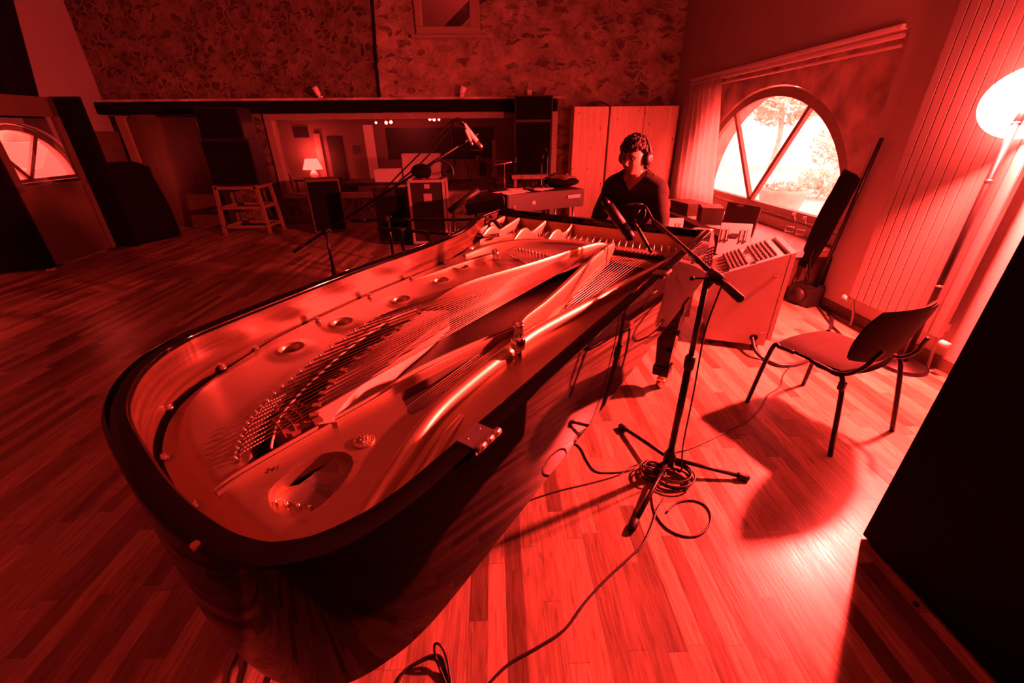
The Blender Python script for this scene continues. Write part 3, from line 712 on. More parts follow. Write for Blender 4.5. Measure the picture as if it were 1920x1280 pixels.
# stacking chair
CC = Vector((1.922, 2.017, 0)); CA = math.radians(20)
t = thing('stacking_chair', 'dark upholstered stacking chair with black tube legs, under the glowing lamp', 'chair', CC, CA)
def lp(name, mb, m, par=None, **kw): return part(name, mb, m, par or t, world=False, **kw)
def cushion(w, d, h, curve, nx=14, ny=14, pw=4.0):
    """a rounded pad, thin at its edge"""
    m = MB(); top, bot = [], []
    for j in range(ny+1):
        for i in range(nx+1):
            u, v = -1+2*i/nx, -1+2*j/ny
            # squircle mapping
            x, y = u*math.sqrt(max(0, 1-v*v*.22)), v*math.sqrt(max(0, 1-u*u*.22))
            e = max(0, 1-abs(u)**pw)*max(0, 1-abs(v)**pw)
            top.append((x*w/2, y*d/2, curve(u, v)+h*e**.5)); bot.append((x*w/2, y*d/2, curve(u, v)-h*.35*e**.5))
    n = nx+1
    fs = [(j*n+i, j*n+i+1, (j+1)*n+i+1, (j+1)*n+i) for j in range(ny) for i in range(nx)]
    return m.add(top, fs, True).add(bot, [f[::-1] for f in fs], True)
sc = cushion(.46, .44, .028, lambda u, v: -.012*v*v*(v > 0) - .010*(1-u*u)*(v < .3))
sc.v = [(x, y+.03, z+.448) for x, y, z in sc.v]; lp('seat', sc, M_vinyl)
sp = cushion(.455, .435, .008, lambda u, v: -.012*v*v*(v > 0) - .010*(1-u*u)); sp.v = [(x, y+.03, z+.432) for x, y, z in sp.v]; lp('seat_pan', sp, M_vinylback)
def backxf(p):
    x, y, z = p; a = math.radians(14)          # pad lies in x-y, front is +z; stand it up, lean it back
    yy = z + .045*(x/.22)**2; zz = y
    return (x+.045, -.215 + yy*math.cos(a) - zz*math.sin(a)*1.0, .640 + zz*math.cos(a) + yy*math.sin(a))
bp = cushion(.51, .33, .030, lambda u, v: 0); bp.v = [backxf(p) for p in bp.v]; lp('backrest', bp, M_vinyl)
bs = cushion(.515, .335, .022, lambda u, v: -.012); bs.v = [backxf(p) for p in bs.v]; lp('back_shell', bs, M_vinylback)
for sx in (-1, 1):
    lp('leg', MB().tube(bez([(sx*.262, .262, .0), (sx*.235, .225, .40), (sx*.230, .18, .432), (sx*.228, .10, .436)], 5), .0125, 10), M_blackmetal)
    lp('leg', MB().tube(bez([(sx*.268, -.275, .0), (sx*.243, -.19, .40), (sx*.236, -.13, .432), (sx*.230, .0, .436)], 5), .0125, 10), M_blackmetal)
    lp('back_upright', MB().tube(bez([(sx*.236, -.04, .43), (sx*.232, -.17, .445), (sx*.225+.02, -.225, .50), (sx*.20+.04, -.236, .55), (sx*.185+.045, -.250, .60)], 5), .0105, 10), M_blackmetal)
lp('side_rail', MB().tube([(-.23, .17, .428), (.23, .17, .428)], .010, 8), M_blackmetal); lp('side_rail', MB().tube([(-.23, -.10, .428), (.23, -.10, .428)], .010, 8), M_blackmetal)
lp('link_clip', MB().box((-.262, -.20, .40), (.03, .03, .05), None, .005), M_rubber)

# radiator on the right wall
t = thing('radiator', 'tall pale flat-tube radiator behind the floor lamp', 'radiator', (3.08, 2.9, .25))
n = 11; y0, y1 = 2.50, 3.315; w = (y1-y0)/n
for k in range(n): part('radiator_tube', MB().bx(3.055, 3.095, y0+k*w+.003, y0+(k+1)*w-.003, .26, 2.62, .0035), M_radiator, t)
part('header', MB().bx(3.095, 3.13, y0+.01, y1-.01, .30, .36, .004), M_radiator, t); part('header', MB().bx(3.095, 3.13, y0+.01, y1-.01, 2.5, 2.56, .004), M_radiator, t)
for yy in (y0+.15, y1-.15):
    for zz in (.5, 2.3): part('bracket', MB().bx(3.09, XR-.001, yy-.02, yy+.02, zz-.02, zz+.02), M_radiator, t)
b = MB().lathe([(.022, 0), (.022, .05), (.016, .055)], (3.075, y1+.02, .235), axis=(0, 1, 0), n=14); v = part('valve', b, M_white, t)
part('pipe', MB().tube(bez([(3.085, y1-.03, .30), (3.085, y1-.03, .235), (3.085, y1-.05, .18), (3.10, y1-.06, .12), (3.12, y1-.06, .0)], 4), .010, 8), M_radiator, t)
part('valve', MB().lathe([(.022, 0), (.022, .05), (.016, .055)], (3.075, y0-.07, .235), axis=(0, 1, 0), n=14), M_white, t)
part('pipe', MB().tube(bez([(3.085, y0+.03, .30), (3.085, y0+.02, .22), (3.10, y0+.02, .12), (3.12, y0+.02, .0)], 4), .010, 8), M_radiator, t)

# tall dark covered stand between window and radiator
t = thing('covered_stand', 'tall dark cloth-covered stand leaning beside the arched window, black box at its foot', 'stand', (3.06, 3.80, 0))
part('base_box', MB().box((3.06, 3.82, .10), (.20, .24, .20), Matrix.Rotation(.35, 3, 'Z'), .015).cyl((2.955, 3.78, .11), (2.94, 3.775, .11), .07, 18), M_case, t)
a, c = Vector((3.08, 3.74, .18)), Vector((3.10, 3.60, 1.50))
part('pole', MB().cyl(a, c, .016, 10), M_blackmetal, t)
b = MB(); rings = []
for k in range(12):
    u = k/11; cx = Vector((3.02, 3.90, .36)).lerp(Vector((3.05, 3.72, 1.22)), u); w_ = .085+.035*math.sin(u*PI)+.02*u
    rings.append([cx+Vector((.028*math.sin(q)*(1+.2*math.sin(5*q+u*6)), w_*math.cos(q)*(1+.1*math.sin(3*q+4*u)), .03*math.cos(q)*(u > .9))) for q in [2*PI*i/20 for i in range(20)]])
part('cloth_cover', b.loft(rings), M_blackcloth, t)
part('strap', MB().tube(bez([(3.02, 3.86, .42), (2.98, 3.80, .34), (3.03, 3.78, .22)], 5), .008, 6), M_rubber, t)
part('strap', MB().tube(bez([(3.03, 3.80, .62), (3.0, 3.82, .46), (3.05, 3.78, .21)], 5), .006, 6), M_rubber, t)

# mixing consoles
def console(name, label, A, B, hA, hB, depth, board_side, group='mixing desk cabinets'):
    A, B = Vector((A.x, A.y, 0)), Vector((B.x, B.y, 0)); e = (B-A); L = e.length; e.normalize(); n = Vector((-e.y, e.x, 0))
    t = thing(name, label, 'mixing desk', (A+B)/2+n*depth/2, math.atan2(e.y, e.x), group)
    P = lambda x, y, z: (x-L/2, y-depth/2, z)           # x along the near side, y away from the camera
    def q(nm, mb, m, par=None, **kw):
        return part(nm, mb, m, par or t, world=False, **kw)
    zb = .055
    def wedge(x0, x1, y0, y1, lo, dz0, dz1):
        top = lambda x: hA+(hB-hA)*x/L
        vs = [P(x0, y0, lo), P(x1, y0, lo), P(x1, y1, lo), P(x0, y1, lo), P(x0, y0, top(x0)+dz1), P(x1, y0, top(x1)+dz1), P(x1, y1, top(x1)+dz1), P(x0, y1, top(x0)+dz1)]
        return MB().add(vs, [(0, 1, 2, 3), (4, 5, 6, 7), (0, 1, 5, 4), (1, 2, 6, 5), (2, 3, 7, 6), (3, 0, 4, 7)])
    q('side_panel', wedge(0, L-.035, 0, .018, zb, 0, .006), M_grey)
    q('side_panel', wedge(0, L-.035, depth-.018, depth, zb, 0, .006), M_grey)
    q('cabinet_body', wedge(.01, L-.05, .018, depth-.018, zb+.02, 0, -.012), M_greymetal)
    q('back_panel', wedge(L-.030, L, .0, depth, zb+.05, 0, .004), M_grey)
    q('edge_strip', wedge(L-.047, L-.032, .01, depth-.01, zb+.03, 0, -.03), M_case)
    top = lambda x: hA+(hB-hA)*x/L
    ang = math.atan2(hB-hA, L); RX = Matrix.Rotation(-ang, 3, 'Y')
    # three rows of modules with their knobs
    for mi, (f0, f1) in enumerate(((.14, .42), (.50, .80))):
        xc = (f0+f1)/2*L; xl = (f1-f0)*L
        pl = q('module_plate', MB().box(P(xc, depth*.47, top(xc)+.0), (xl*1.04, depth*.86, .008), RX, .002), M_grey)
        km = MB().lathe([(.0105, 0), (.009, .020), (.0085, .023), (.0, .023)], (0, 0, 0), axis=(-math.sin(ang), 0, math.cos(ang)), n=8).mesh('knob', M_case)
        for i in range(5):
            for j in range(9):
                x = (f0+(f1-f0)*(i+.5)/5)*L; y = depth*(.08+.78*(j+.5)/9)
                o = put('knob', km, pl, False); o.location = P(x, y, top(x)+.002)
    xs = .46*L; sm_ = MB().box((0, 0, 0), (.04, .006, .014), RX, .001).mesh('switch', M_white)
    for j in range(10):
        o = put('switch', sm_, t, False); o.location = P(xs, depth*(.08+.78*(j+.5)/10), top(xs)+.002)
    xs = .08*L; fm_ = MB().box((0, 0, 0), (.07, .004, .006), RX).mesh('fader_slot', M_board)
    for j in range(14):
        o = put('fader_slot', fm_, t, False); o.location = P(xs, depth*(.06+.8*(j+.5)/14), top(xs)+.003)
    # raised meter board along the far side
    x0, x1 = board_side
    H = .26; xm = (x0+x1)/2
    mbd = q('meter_board', MB().box(P(xm, depth+.012, top(xm)+H*.36), (x1-x0, .02, H), Matrix.Rotation(-.10, 3, 'X'), .003), M_grey)
    q('display', MB().box(P(xm, depth-.004, top(xm)+H*.50), ((x1-x0)*.3, .006, .03), Matrix.Rotation(-.10, 3, 'X')), M_case, mbd)
    for k in (-.36, -.22, .22, .36):
        q('fader', MB().box(P(xm+(x1-x0)*k, depth-.005, top(xm)+H*.50), (.004, .006, .11), Matrix.Rotation(-.10, 3, 'X')).box(P(xm+(x1-x0)*k, depth-.008, top(xm)+H*.33), (.014, .010, .018), Matrix.Rotation(-.10, 3, 'X'), .002), M_case, mbd)
    for x in (.06, L-.09):
        for y in (.06, depth-.06): q('caster', MB().lathe([(.026, -.012), (.028, 0), (.026, .012)], P(x, y, .028), axis=(0, 1, 0), n=14).cyl(P(x, y, .04), P(x, y, zb+.02), .008, 8), M_rubber)
    return t, q, P, L, top
A1, B1 = fz(1319, 646), fz(1438, 661)
t1, q1, P1, L1c, top1 = console('mixing_console', 'grey mixing desk cabinet standing nearest the stacking chair, cables from its side', A1, B1, .585, .795, .56, (.02, .26))
q1('latch', MB().box(P1(L1c-.085, -.006, .62), (.035, .012, .012), None, .003), M_nickel)
q1('latch', MB().box(P1(L1c-.075, -.006, .17), (.035, .012, .010), None, .003), M_nickel)
q1('cable_hole', MB().lathe([(.028, 0), (.028, .004), (.02, .004)], P1(L1c-.12, 0, .115), axis=(0, -1, 0), n=18), M_blackmatte)
A2, B2 = fz(1204, 612), fz(1288, 614)
t2, q2, P2, L2c, top2 = console('mixing_console', 'grey mixing desk cabinet standing close behind the bass end of the piano', B2+(A2-B2).normalized()*.34, B2, .74, .56, .52, (.10, .32))
q2('cable_hole', MB().lathe([(.024, 0), (.024, .004), (.018, .004)], P2(L2c-.30, 0, .12), axis=(0, -1, 0), n=18), M_blackmatte)

# ------------------------------------------------------------------ microphones on stands
def stand(name, label, base, zhub, feet, ztop, tail, tip, group='microphone boom stands'):
    t = thing(name, label, 'microphone stand', (base.x, base.y, 0), 0, group)
    hub = Vector((base.x, base.y, zhub))
    part('hub', MB().lathe([(.026, -.035), (.030, -.03), (.030, .025), (.020, .045), (.016, .06)], hub, n=16), M_blackmetal, t)
    for f in feet:
        f = Vector((f[0], f[1], .018)); d = (f-hub).normalized(); l = part('leg', MB().cyl(hub+d*.02, f, .0105, 10), M_blackmetal, t)
        part('rubber_foot', MB().tube([f-d*.035, f-d*.03, f+d*.018, f+d*.022], [.014, .0175, .0175, .013], 12), M_rubber, l)
    top = Vector((base.x, base.y, ztop))
    p = part('pole', MB().cyl(hub, top-Vector((0, 0, .36)), .0165, 14).cyl(top-Vector((0, 0, .38)), top, .012, 14), M_blackmetal, t)
    part('collar', MB().lathe([(.02, 0), (.023, .01), (.023, .06), (.018, .07)], top-Vector((0, 0, .42)), n=14), M_rubber, p)
    tail, tip = Vector(tail), Vector(tip); d = (tip-tail).normalized(); c = tail+d*((top-tail).dot(d))
    cl = part('clutch', MB().cyl(c-d*.045, c+d*.045, .021, 14).cyl(top-Vector((0, 0, .03)), c, .015, 12).lathe([(.022, -.014), (.022, .014)], (c+top)/2, axis=d.cross(Vector((0, 0, 1))), n=16), M_blackmetal, t)
    sd = d.cross(Vector((0, 0, 1))).normalized()
    part('clutch_handle', MB().cyl((c+top)/2, (c+top)/2-sd*.07, .004, 8).ball((c+top)/2-sd*.078, .010, 8), M_blackmetal, cl)
    bo = part('boom', MB().cyl(tail+d*.10, tip, .0105, 12), M_blackmetal, t)
    part('counterweight', MB().tube([tail, tail+d*.004, tail+d*.12, tail+d*.13], [.012, .016, .016, .012], 14), M_rubber, bo)
    part('collar', MB().tube([c+d*.17, c+d*.18, c+d*.23, c+d*.24], [.010, .0135, .0135, .010], 12), M_rubber, bo)
    return t, d, c
FB = Vector((.85, 1.60, 0))
tip1 = fy(1228, 415, 2.42); tail1 = fy(1389, 561, 1.385)
ts, d1, c1 = stand('microphone_stand', 'black boom stand with a three-legged base beside the hinge side of the piano', FB, .085, [(.71, 1.94), (1.21, 1.52), (.57, 1.26)], 1.03, tail1, tip1)
tipm = fy(1200, 392, 2.52)
part('gooseneck', MB().tube(bez([tip1, tip1+d1*.05, tipm+Vector((.02, -.02, .02)), tipm], 5), .007, 8), M_blackmetal, ts)
sm = part('shock_mount', MB().tube(bez([tipm+Vector((.035*math.cos(a), .01*math.sin(2*a), .05*math.sin(a)-.02)) for a in [2*PI*k/8 for k in range(8)]], 4, True), .004, 6, closed=True).tube([tipm, tipm+Vector((-.03, 0, -.06))], .006, 8), M_blackmetal, ts)
def microphone(label, p0, p1, r, m, group, grille=.3):
    p0, p1 = Vector(p0), Vector(p1); d = (p1-p0); L = d.length; d.normalize(); lo = p0 if p0.z < p1.z else p1
    t = thing('microphone', label, 'microphone', lo, 0, group)
    part('body', MB().tube([p0, p0+d*.004, p0+d*L*(1-grille), p0+d*(L*(1-grille)+.002)], [r*.8, r, r, r*.92], 16), m, t)
    part('grille', MB().tube([p0+d*(L*(1-grille)+.002), p0+d*(L*.90), p0+d*(L*.97), p1], [r*.96, r*.98, r*.75, r*.3], 16), M_nickel if m != M_case else M_blackmetal, t)
    part('cable_plug', MB().cyl(p0-d*.045, p0, r*.7, 12), M_blackmetal, t)
    return t
microphone('large black microphone hanging over the tuning pins before the person', fy(1140, 385, 2.50), fy(1186, 450, 2.44), .030, M_case, 'microphones at the piano', .45)
microphone('slim dark microphone beside the large one, close above the tuning pins', fy(1196, 428, 2.50), fy(1222, 474, 2.46), .012, M_case, 'microphones at the piano')
# boom reaching up to the pair of pale microphones
BL = Vector((-1.56, 3.92, 0))
tl, d2, c2 = stand('microphone_stand', 'black boom stand left of the piano raising two pale microphones', BL, .10, [(-1.30, 3.62), (-1.95, 3.80), (-1.50, 4.36)], .775, fy(551, 472, 3.96), fy(882, 259, 3.84))
tip2 = fy(882, 259, 3.84)
part('stereo_bar', MB().cyl(fy(868, 268, 3.84), fy(897, 250, 3.84), .008, 8), M_blackmetal, tl)
part('mic_clip', MB().box(fy(886, 256, 3.84), (.05, .04, .05), Matrix.Rotation(.5, 3, 'Y'), .006), M_rubber, tl)
microphone('long pale silver microphone at the top of the raised boom', fy(869, 233, 3.83), fy(904, 278, 3.83), .020, M_white, 'microphones at the piano')
microphone('short pale microphone just below the long silver one on the raised boom', fy(873, 243, 3.80), fy(886, 273, 3.80), .013, M_white, 'microphones at the piano')
part('boom_cable', MB().tube(bez([fy(866, 226, 3.83), fy(856, 222, 3.84), fy(835, 238, 3.85), fy(790, 285, 3.86), fy(745, 330, 3.88), fy(715, 362, 3.90)], 8), .006, 6), M_cable, tl)
part('boom_cable', MB().tube(bez([fy(868, 232, 3.81), fy(855, 226, 3.82), fy(838, 248, 3.85), fy(795, 300, 3.86), fy(748, 340, 3.88)], 8), .006, 6), M_cable, tl)
# two low booms reaching level over the treble side
SA = Vector((-.90, 3.60, 0))
ta, d3, c3 = stand('microphone_stand', 'black stand beyond the curved side, upper of two level booms', SA, .10, [(-1.2, 3.5), (-.72, 3.92), (-1.05, 3.9)], .955, fy(660, 413, 3.62), fy(928, 411, 3.30))
tb, d4, c4 = stand('microphone_stand', 'black stand beyond the curved side, lower of two level booms', Vector((-.72, 3.22, 0)), .10, [(-1.0, 3.1), (-.60, 3.5), (-.95, 3.42)], .905, fy(708, 428, 3.24), fy(905, 444, 3.0))
microphone('black microphone at the end of the upper level boom over the treble strings', fy(925, 412, 3.31), fy(944, 432, 3.24), .016, M_case, 'microphones at the piano')
microphone('short chrome-ended microphone at the end of the lower level boom', fy(908, 444, 3.0), fy(938, 440, 2.92), .014, M_nickel, 'microphones at the piano')
solo('microphone_cable', MB().tube(bez([fy(905, 446, 3.0), fy(870, 458, 2.98), fy(835, 465, 2.95), fy(805, 450, 3.05), fy(790, 436, 3.15), fy(760, 430, 3.22)], 8), .005, 6), M_cable, 'black cable hanging in a curve from the lower level boom', 'cable')

# ------------------------------------------------------------------ cables on the floor
def cable(label, pts, r=.0042, n=8, world=False):
    P = [fz(p[0], p[1], r) if len(p) == 2 else Vector(p) for p in pts]
    return solo('cable', MB().tube(bez(P, n), r, 7), M_cable, label, 'cable')
cable('long black cable winding from the tripod base to the bottom edge of the picture', [(905, 1300), (925, 1272), (960, 1240), (1010, 1212), (1060, 1178), (1100, 1125), (1140, 1082), (1180, 1045), (1205, 1020), (1222, 985), (1232, 955), (1245, 935)], .0046)
cable('single large loop of black cable in front of the tripod base', [(1222, 930), (1228, 960), (1250, 990), (1285, 1005), (1315, 1000), (1333, 975), (1325, 950), (1300, 938), (1270, 942), (1250, 960)], .0045)
coil = []
c0 = fz(1262, 898)
for k in range(90):
    a = 2*PI*k/16; rr = .082+.016*math.sin(k*.23)+.006*math.cos(k*.11)
    coil.append((c0.x+rr*1.05*math.cos(a)+.010*math.sin(k*.17), c0.y+rr*.86*math.sin(a)+.008*math.cos(k*.13), .006+.0005*k+.003*(1+math.sin(k*.4))))
cable('tight coil of black cable under the tripod base', coil, .0045, 3)
coil = []
c0 = fz(1222, 890)
for k in range(70):
    a = 2*PI*k/15+.4; rr = .050+.012*math.sin(k*.27)
    coil.append((c0.x+rr*math.cos(a), c0.y+rr*1.1*math.sin(a), .006+.0007*k+.003*(1+math.sin(k*.5))))
cable('small dark bundle of cable left of the tripod base', coil, .0045, 3)
cable('thin black cable running from the tripod base under the stacking chair', [(1240, 870), (1262, 850), (1290, 842), (1330, 825), (1370, 805), (1400, 790), (1425, 765), (1440, 740), (1462, 725), (1470, 700), (1490, 680)], .004)
cable('thin black cable lying left from the tripod base towards the piano', [(1235, 872), (1205, 868), (1180, 882), (1140, 886), (1115, 882), (1100, 862), (1090, 842), (1078, 832), (1064, 836)], .004)
cable('second thin cable crossing the floor left below the first', [(1230, 870), (1190, 872), (1160, 890), (1110, 905), (1040, 922), (985, 942), (960, 965)], .0035)
cable('thick black cable bundle from the console side along the floor behind the chair', [A1.lerp(B1, .72).to_tuple()[:2]+(.115,), tuple((A1.lerp(B1, .74)+Vector((-.03, -.10, .06)))), (1432, 672), (1460, 684), (1495, 682), (1525, 668), (1548, 640), (1560, 600), (1545, 570)], .014)
cable('black cables bundled along the wall from the covered stand', [(1528, 566), (1545, 590), (1562, 612), (1590, 640)], .010)
cable('wire hanging from the microphone boom down its pole', [tuple(c1+Vector((.03, -.01, -.02))), (.882, 1.585, .80), (.885, 1.575, .5), (.888, 1.57, .2), (.90, 1.56, .03), (1256, 868)], .004)
cable('black cable lying below the piano tail at the left', [(418, 1170), (430, 1195), (455, 1215), (462, 1245), (452, 1290)], .005)
cable('black cable crossing another at the left below the piano tail', [(457, 1200), (445, 1225), (432, 1260), (425, 1300)], .005)
cable('pair of black leads by the piano tail at the bottom edge', [(522, 1240), (512, 1262), (502, 1290)], .006)
cable('black cable curving up from the bottom edge right of the piano', [(740, 1300), (755, 1262), (785, 1240), (815, 1228), (832, 1240), (842, 1290)], .005)
cable('thin standing loop of black cable at the bottom edge', [tuple(fz(838, 1285, .005)), tuple(fz(818, 1235, .02)), tuple(fz(815, 1208, .05)), tuple(fz(828, 1212, .05)), tuple(fz(840, 1245, .02)), tuple(fz(848, 1300, .005))], .0042)
cable('thick black lead sagging between the console and the floor behind the piano leg', [tuple(Vector(t2.location)+Matrix.Rotation(t2.rotation_euler.z, 3, 'Z') @ Vector(P2(L2c-.30, -.01, .12))), (1222, 598), (1205, 612), (1180, 605), (1165, 590)], .011)

# ================================================================== BACK OF THE ROOM
def sheet(y0a, y1a, y0b, y1b, x, amp, nf, z0=.46, z1=RZ-.07, nx=60, nz=16):
    m = MB(); vs = []
    for j in range(nz+1):
        v = j/nz; z = z1+(z0-z1)*v
        for i in range(nx+1):
            u = i/nx; y = (y0a+(y0b-y0a)*v)+u*((y1a-y0a)+((y1b-y0b)-(y1a-y0a))*v)
            vs.append((x+amp*math.sin(2*PI*nf*u+.6*math.sin(2*v))*(.6+.4*v)+.01*math.sin(9*u+5*v), y, z))
    q = nx+1
    return m.add(vs, [(j*q+i, j*q+i+1, (j+1)*q+i+1, (j+1)*q+i) for j in range(nz) for i in range(nx)], True)
# glazed baffle at the left, plain black baffle in front of it
ga, gb, gc = fz(95, 504), fz(218, 466), fz(239, 471)
e = (gb-ga).normalized(); n = Vector((e.y, -e.x, 0))
GL = .99; g0 = gb-e*GL; ang = math.atan2(e.y, e.x)
t = thing('glazed_baffle', 'tall wooden studio baffle with a window in its upper half, left of the pine door', 'baffle', (g0+gb)/2, ang)
def gp(name, x0, x1, y0, y1, z0, z1, m, par=None, bev=.004): return part(name, MB().bx(x0-GL/2, x1-GL/2, y0, y1, z0, z1, bev), m, par or t, world=False)
TH = -.32
gp('lower_panel', .0, GL, 0, .03, .03, .96, M_board)
gp('window_rail', .0, GL, -.02, .03, .94, 1.00, M_board); gp('top_rail', .0, GL, -.02, .03, 1.80, 2.03, M_board)
gp('stile', GL-.09, GL, -.02, .032, .03, 2.03, M_board); gp('stile', 0, .09, -.02, .032, .03, 2.03, M_board)
gp('pane', .09, GL-.09, .0, .008, 1.0, 1.80, M_glass, None, 0)
sd = (gc-gb).length
gp('side_case', GL+.001, GL+.05, -sd, .03, .03, 2.04, M_blackcloth); gp('foot', GL-.1, GL+.04, -.05, .03, 0, .03, M_rubber); gp('foot', 0, .1, .0, .05, 0, .03, M_rubber)
ba, bb = fz(-60, 517), fz(107, 503)
e2_ = (bb-ba).normalized(); BLn = .72; b0 = bb-e2_*BLn
t = thing('black_baffle', 'plain black baffle at the far left edge, in front of the glazed one', 'baffle', (b0+bb)/2, math.atan2(e2_.y, e2_.x))
part('panel', MB().bx(-BLn/2, BLn/2, -.08, .0, .02, 2.0, .006), M_blackcloth, t, world=False)
part('foot', MB().bx(BLn/2-.08, BLn/2-.01, -.07, -.01, 0, .022), M_white, t, world=False); part('foot', MB().bx(-BLn/2, -BLn/2+.08, -.07, -.01, 0, .022), M_white, t, world=False)

t = thing('shade_drape', 'dark drape added on the left wall to stand in for shade above the far left window', 'drape', (XL+.06, 6.2, 1.80))  # added cloth: its dark colour stands in for shade on this wall
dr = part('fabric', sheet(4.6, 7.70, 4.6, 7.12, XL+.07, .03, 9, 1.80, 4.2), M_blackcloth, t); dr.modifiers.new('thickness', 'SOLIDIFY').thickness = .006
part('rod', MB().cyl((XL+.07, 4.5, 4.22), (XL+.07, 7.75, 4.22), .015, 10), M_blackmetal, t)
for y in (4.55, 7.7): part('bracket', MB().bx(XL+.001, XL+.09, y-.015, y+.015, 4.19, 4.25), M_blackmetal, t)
# black coats over a chair
cc = Vector((-5.95, 7.35, 0)); b = MB(); rings = []
for k in range(16):
    u = k/15; zz = 1.20*math.sin(u*PI/2)**.8; ra = (1-u**2.2)**.5
    rings.append([(cc.x+.42*ra*math.cos(q)*(1+.12*math.sin(3*q+5*u))+.10*u, cc.y+.52*ra*math.sin(q)*(1+.10*math.sin(4*q-3*u))-.10*u, zz+.002) for q in [2*PI*i/28 for i in range(28)]])
solo('coat_pile', b.loft(rings), M_blackcloth, 'black coats heaped over a chair between the glazed baffle and the pine door', 'coats')

# pine door in its frame and loose board at its left
o = bpy.data.objects.new('door_1', None); COL.objects.link(o); o.location = (-5.75, YB-.02, 0); o['kind'] = 'structure'
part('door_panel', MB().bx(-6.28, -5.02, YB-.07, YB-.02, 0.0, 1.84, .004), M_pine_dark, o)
part('door_frame', MB().bx(-6.42, -6.28, YB-.12, YB-.001, 0, 1.86, .006).bx(-5.02, -4.90, YB-.12, YB-.001, 0, 1.86, .006), M_frame, o)
part('door_latch', MB().box((-6.20, YB-.09, 1.02), (.05, .04, .12), None, .006), M_blackmetal, o)
part('coat_hook', MB().tube(bez([(-5.05, YB-.13, 1.84), (-5.04, YB-.16, 1.72), (-5.03, YB-.17, 1.62)], 4), .02, 8).tube(bez([(-4.93, YB-.13, 1.84), (-4.91, YB-.16, 1.72), (-4.90, YB-.17, 1.58)], 4), .02, 8), M_white, o)
t = solo('leaning_board', MB().box((-6.52, 7.98, .83), (.05, .62, 1.60), Matrix.Rotation(.05, 3, 'Y'), .004), M_board, 'dark brown board leaning on the left wall beside the door frame', 'board', origin=(-6.50, 7.98, .03))
# speakers: on the wooden stool, above it, and at the right of the window
sa, sb_, sc_ = fz(419, 440), fz(514, 435), fz(533, 425)
SX0, SX1, SY0, SY1 = sa.x+.02, sb_.x, 7.58, 8.10
t = thing('wooden_stool', 'tall pale wooden stool frame carrying the black speaker', 'stool', ((SX0+SX1)/2, (SY0+SY1)/2, 0))
for x in (SX0, SX1):
    for y in (SY0, SY1):
        i = (.05 if x == SX0 else -.05)
        part('leg', MB().tube([(x, y, 0), (x+i, y+(.03 if y == SY0 else -.03), .80)], .036, 4), M_stoolwood, t)
for z, q in ((.12, .015), (.44, .03), (.76, .05)):
    part('rung', MB().bx(SX0+q, SX1-q, SY0-.0, SY0+.045, z-.025, z+.025, .004), M_stoolwood, t); part('rung', MB().bx(SX0+q, SX1-q, SY1-.045, SY1, z-.025, z+.025, .004), M_stoolwood, t)
    part('rung', MB().bx(SX0+q, SX0+q+.04, SY0, SY1, z-.025, z+.025, .004), M_stoolwood, t); part('rung', MB().bx(SX1-q-.04, SX1-q, SY0, SY1, z-.025, z+.025, .004), M_stoolwood, t)
def speaker(label, x0, x1, y0, y1, z0, z1, cones, group='black loudspeakers along the back wall'):
    t = thing('loudspeaker', label, 'speaker', ((x0+x1)/2, (y0+y1)/2, z0), 0, group)
    part('cabinet', MB().bx(x0, x1, y0, y1, z0, z1, .012), M_case, t)
    part('grille', MB().bx(x0+.02, x1-.02, y0-.012, y0+.001, z0+.02, z1-.02, .004), M_blackcloth, t)
    return t
speaker('large black speaker standing on the pale wooden stool', SX0+.04, SX1+.02, SY0+.03, SY1-.05, .80, 1.49, 2)
speaker('smaller black speaker stacked on the large one above the stool', SX0+.06, SX1-.04, SY0+.06, SY1-.05, 1.492, 1.95, 1)
xr0, xr1 = fy(965, 190, 8.05).x, fy(1038, 190, 8.05).x
t = thing('speaker_shelf', 'pale shelf support under the tall speakers right of the studio window', 'shelf', ((xr0+xr1)/2, 8.18, 0))
part('post', MB().bx(xr1-.015, xr1+.08, 8.05, 8.33, 0, 1.86, .004), M_frame, t); part('shelf_board', MB().bx(xr0-.06, xr1-.016, 7.96, 8.33, .80, .87, .004), M_frame, t); part('post', MB().bx(xr0-.02, xr0+.04, 8.1, 8.33, 0, .80, .004), M_frame, t)
speaker('tall black speaker on the shelf right of the studio window', xr0, xr1-.03, 7.98, 8.32, .872, 1.72, 2)
speaker('black speaker stacked at the top right corner of the studio window', xr0, xr1-.02, 7.96, 8.17, 1.722, 2.10, 1)
# brown loudspeaker box on the floor
t = thing('speaker_cabinet', 'dark speaker cabinet on the floor right of the wooden stool', 'speaker', (-2.98, 7.75, 0), .42)
part('cabinet', MB().bx(-.27, .27, -.22, .22, .02, .88, .012), M_board, t, world=False); part('grille', MB().bx(-.24, .24, -.235, -.219, .05, .85, .005), M_blackcloth, t, world=False)
for x in (-.2, .2):
    for y in (-.16, .16): part('foot', MB().cyl((x, y, 0), (x, y, .022), .025, 10), M_rubber, t, world=False)
part('handle', MB().box((.275, 0, .70), (.012, .12, .03), None, .004), M_nickel, t, world=False); part('handle', MB().box((.275, 0, .42), (.012, .04, .03), None, .004), M_nickel, t, world=False)
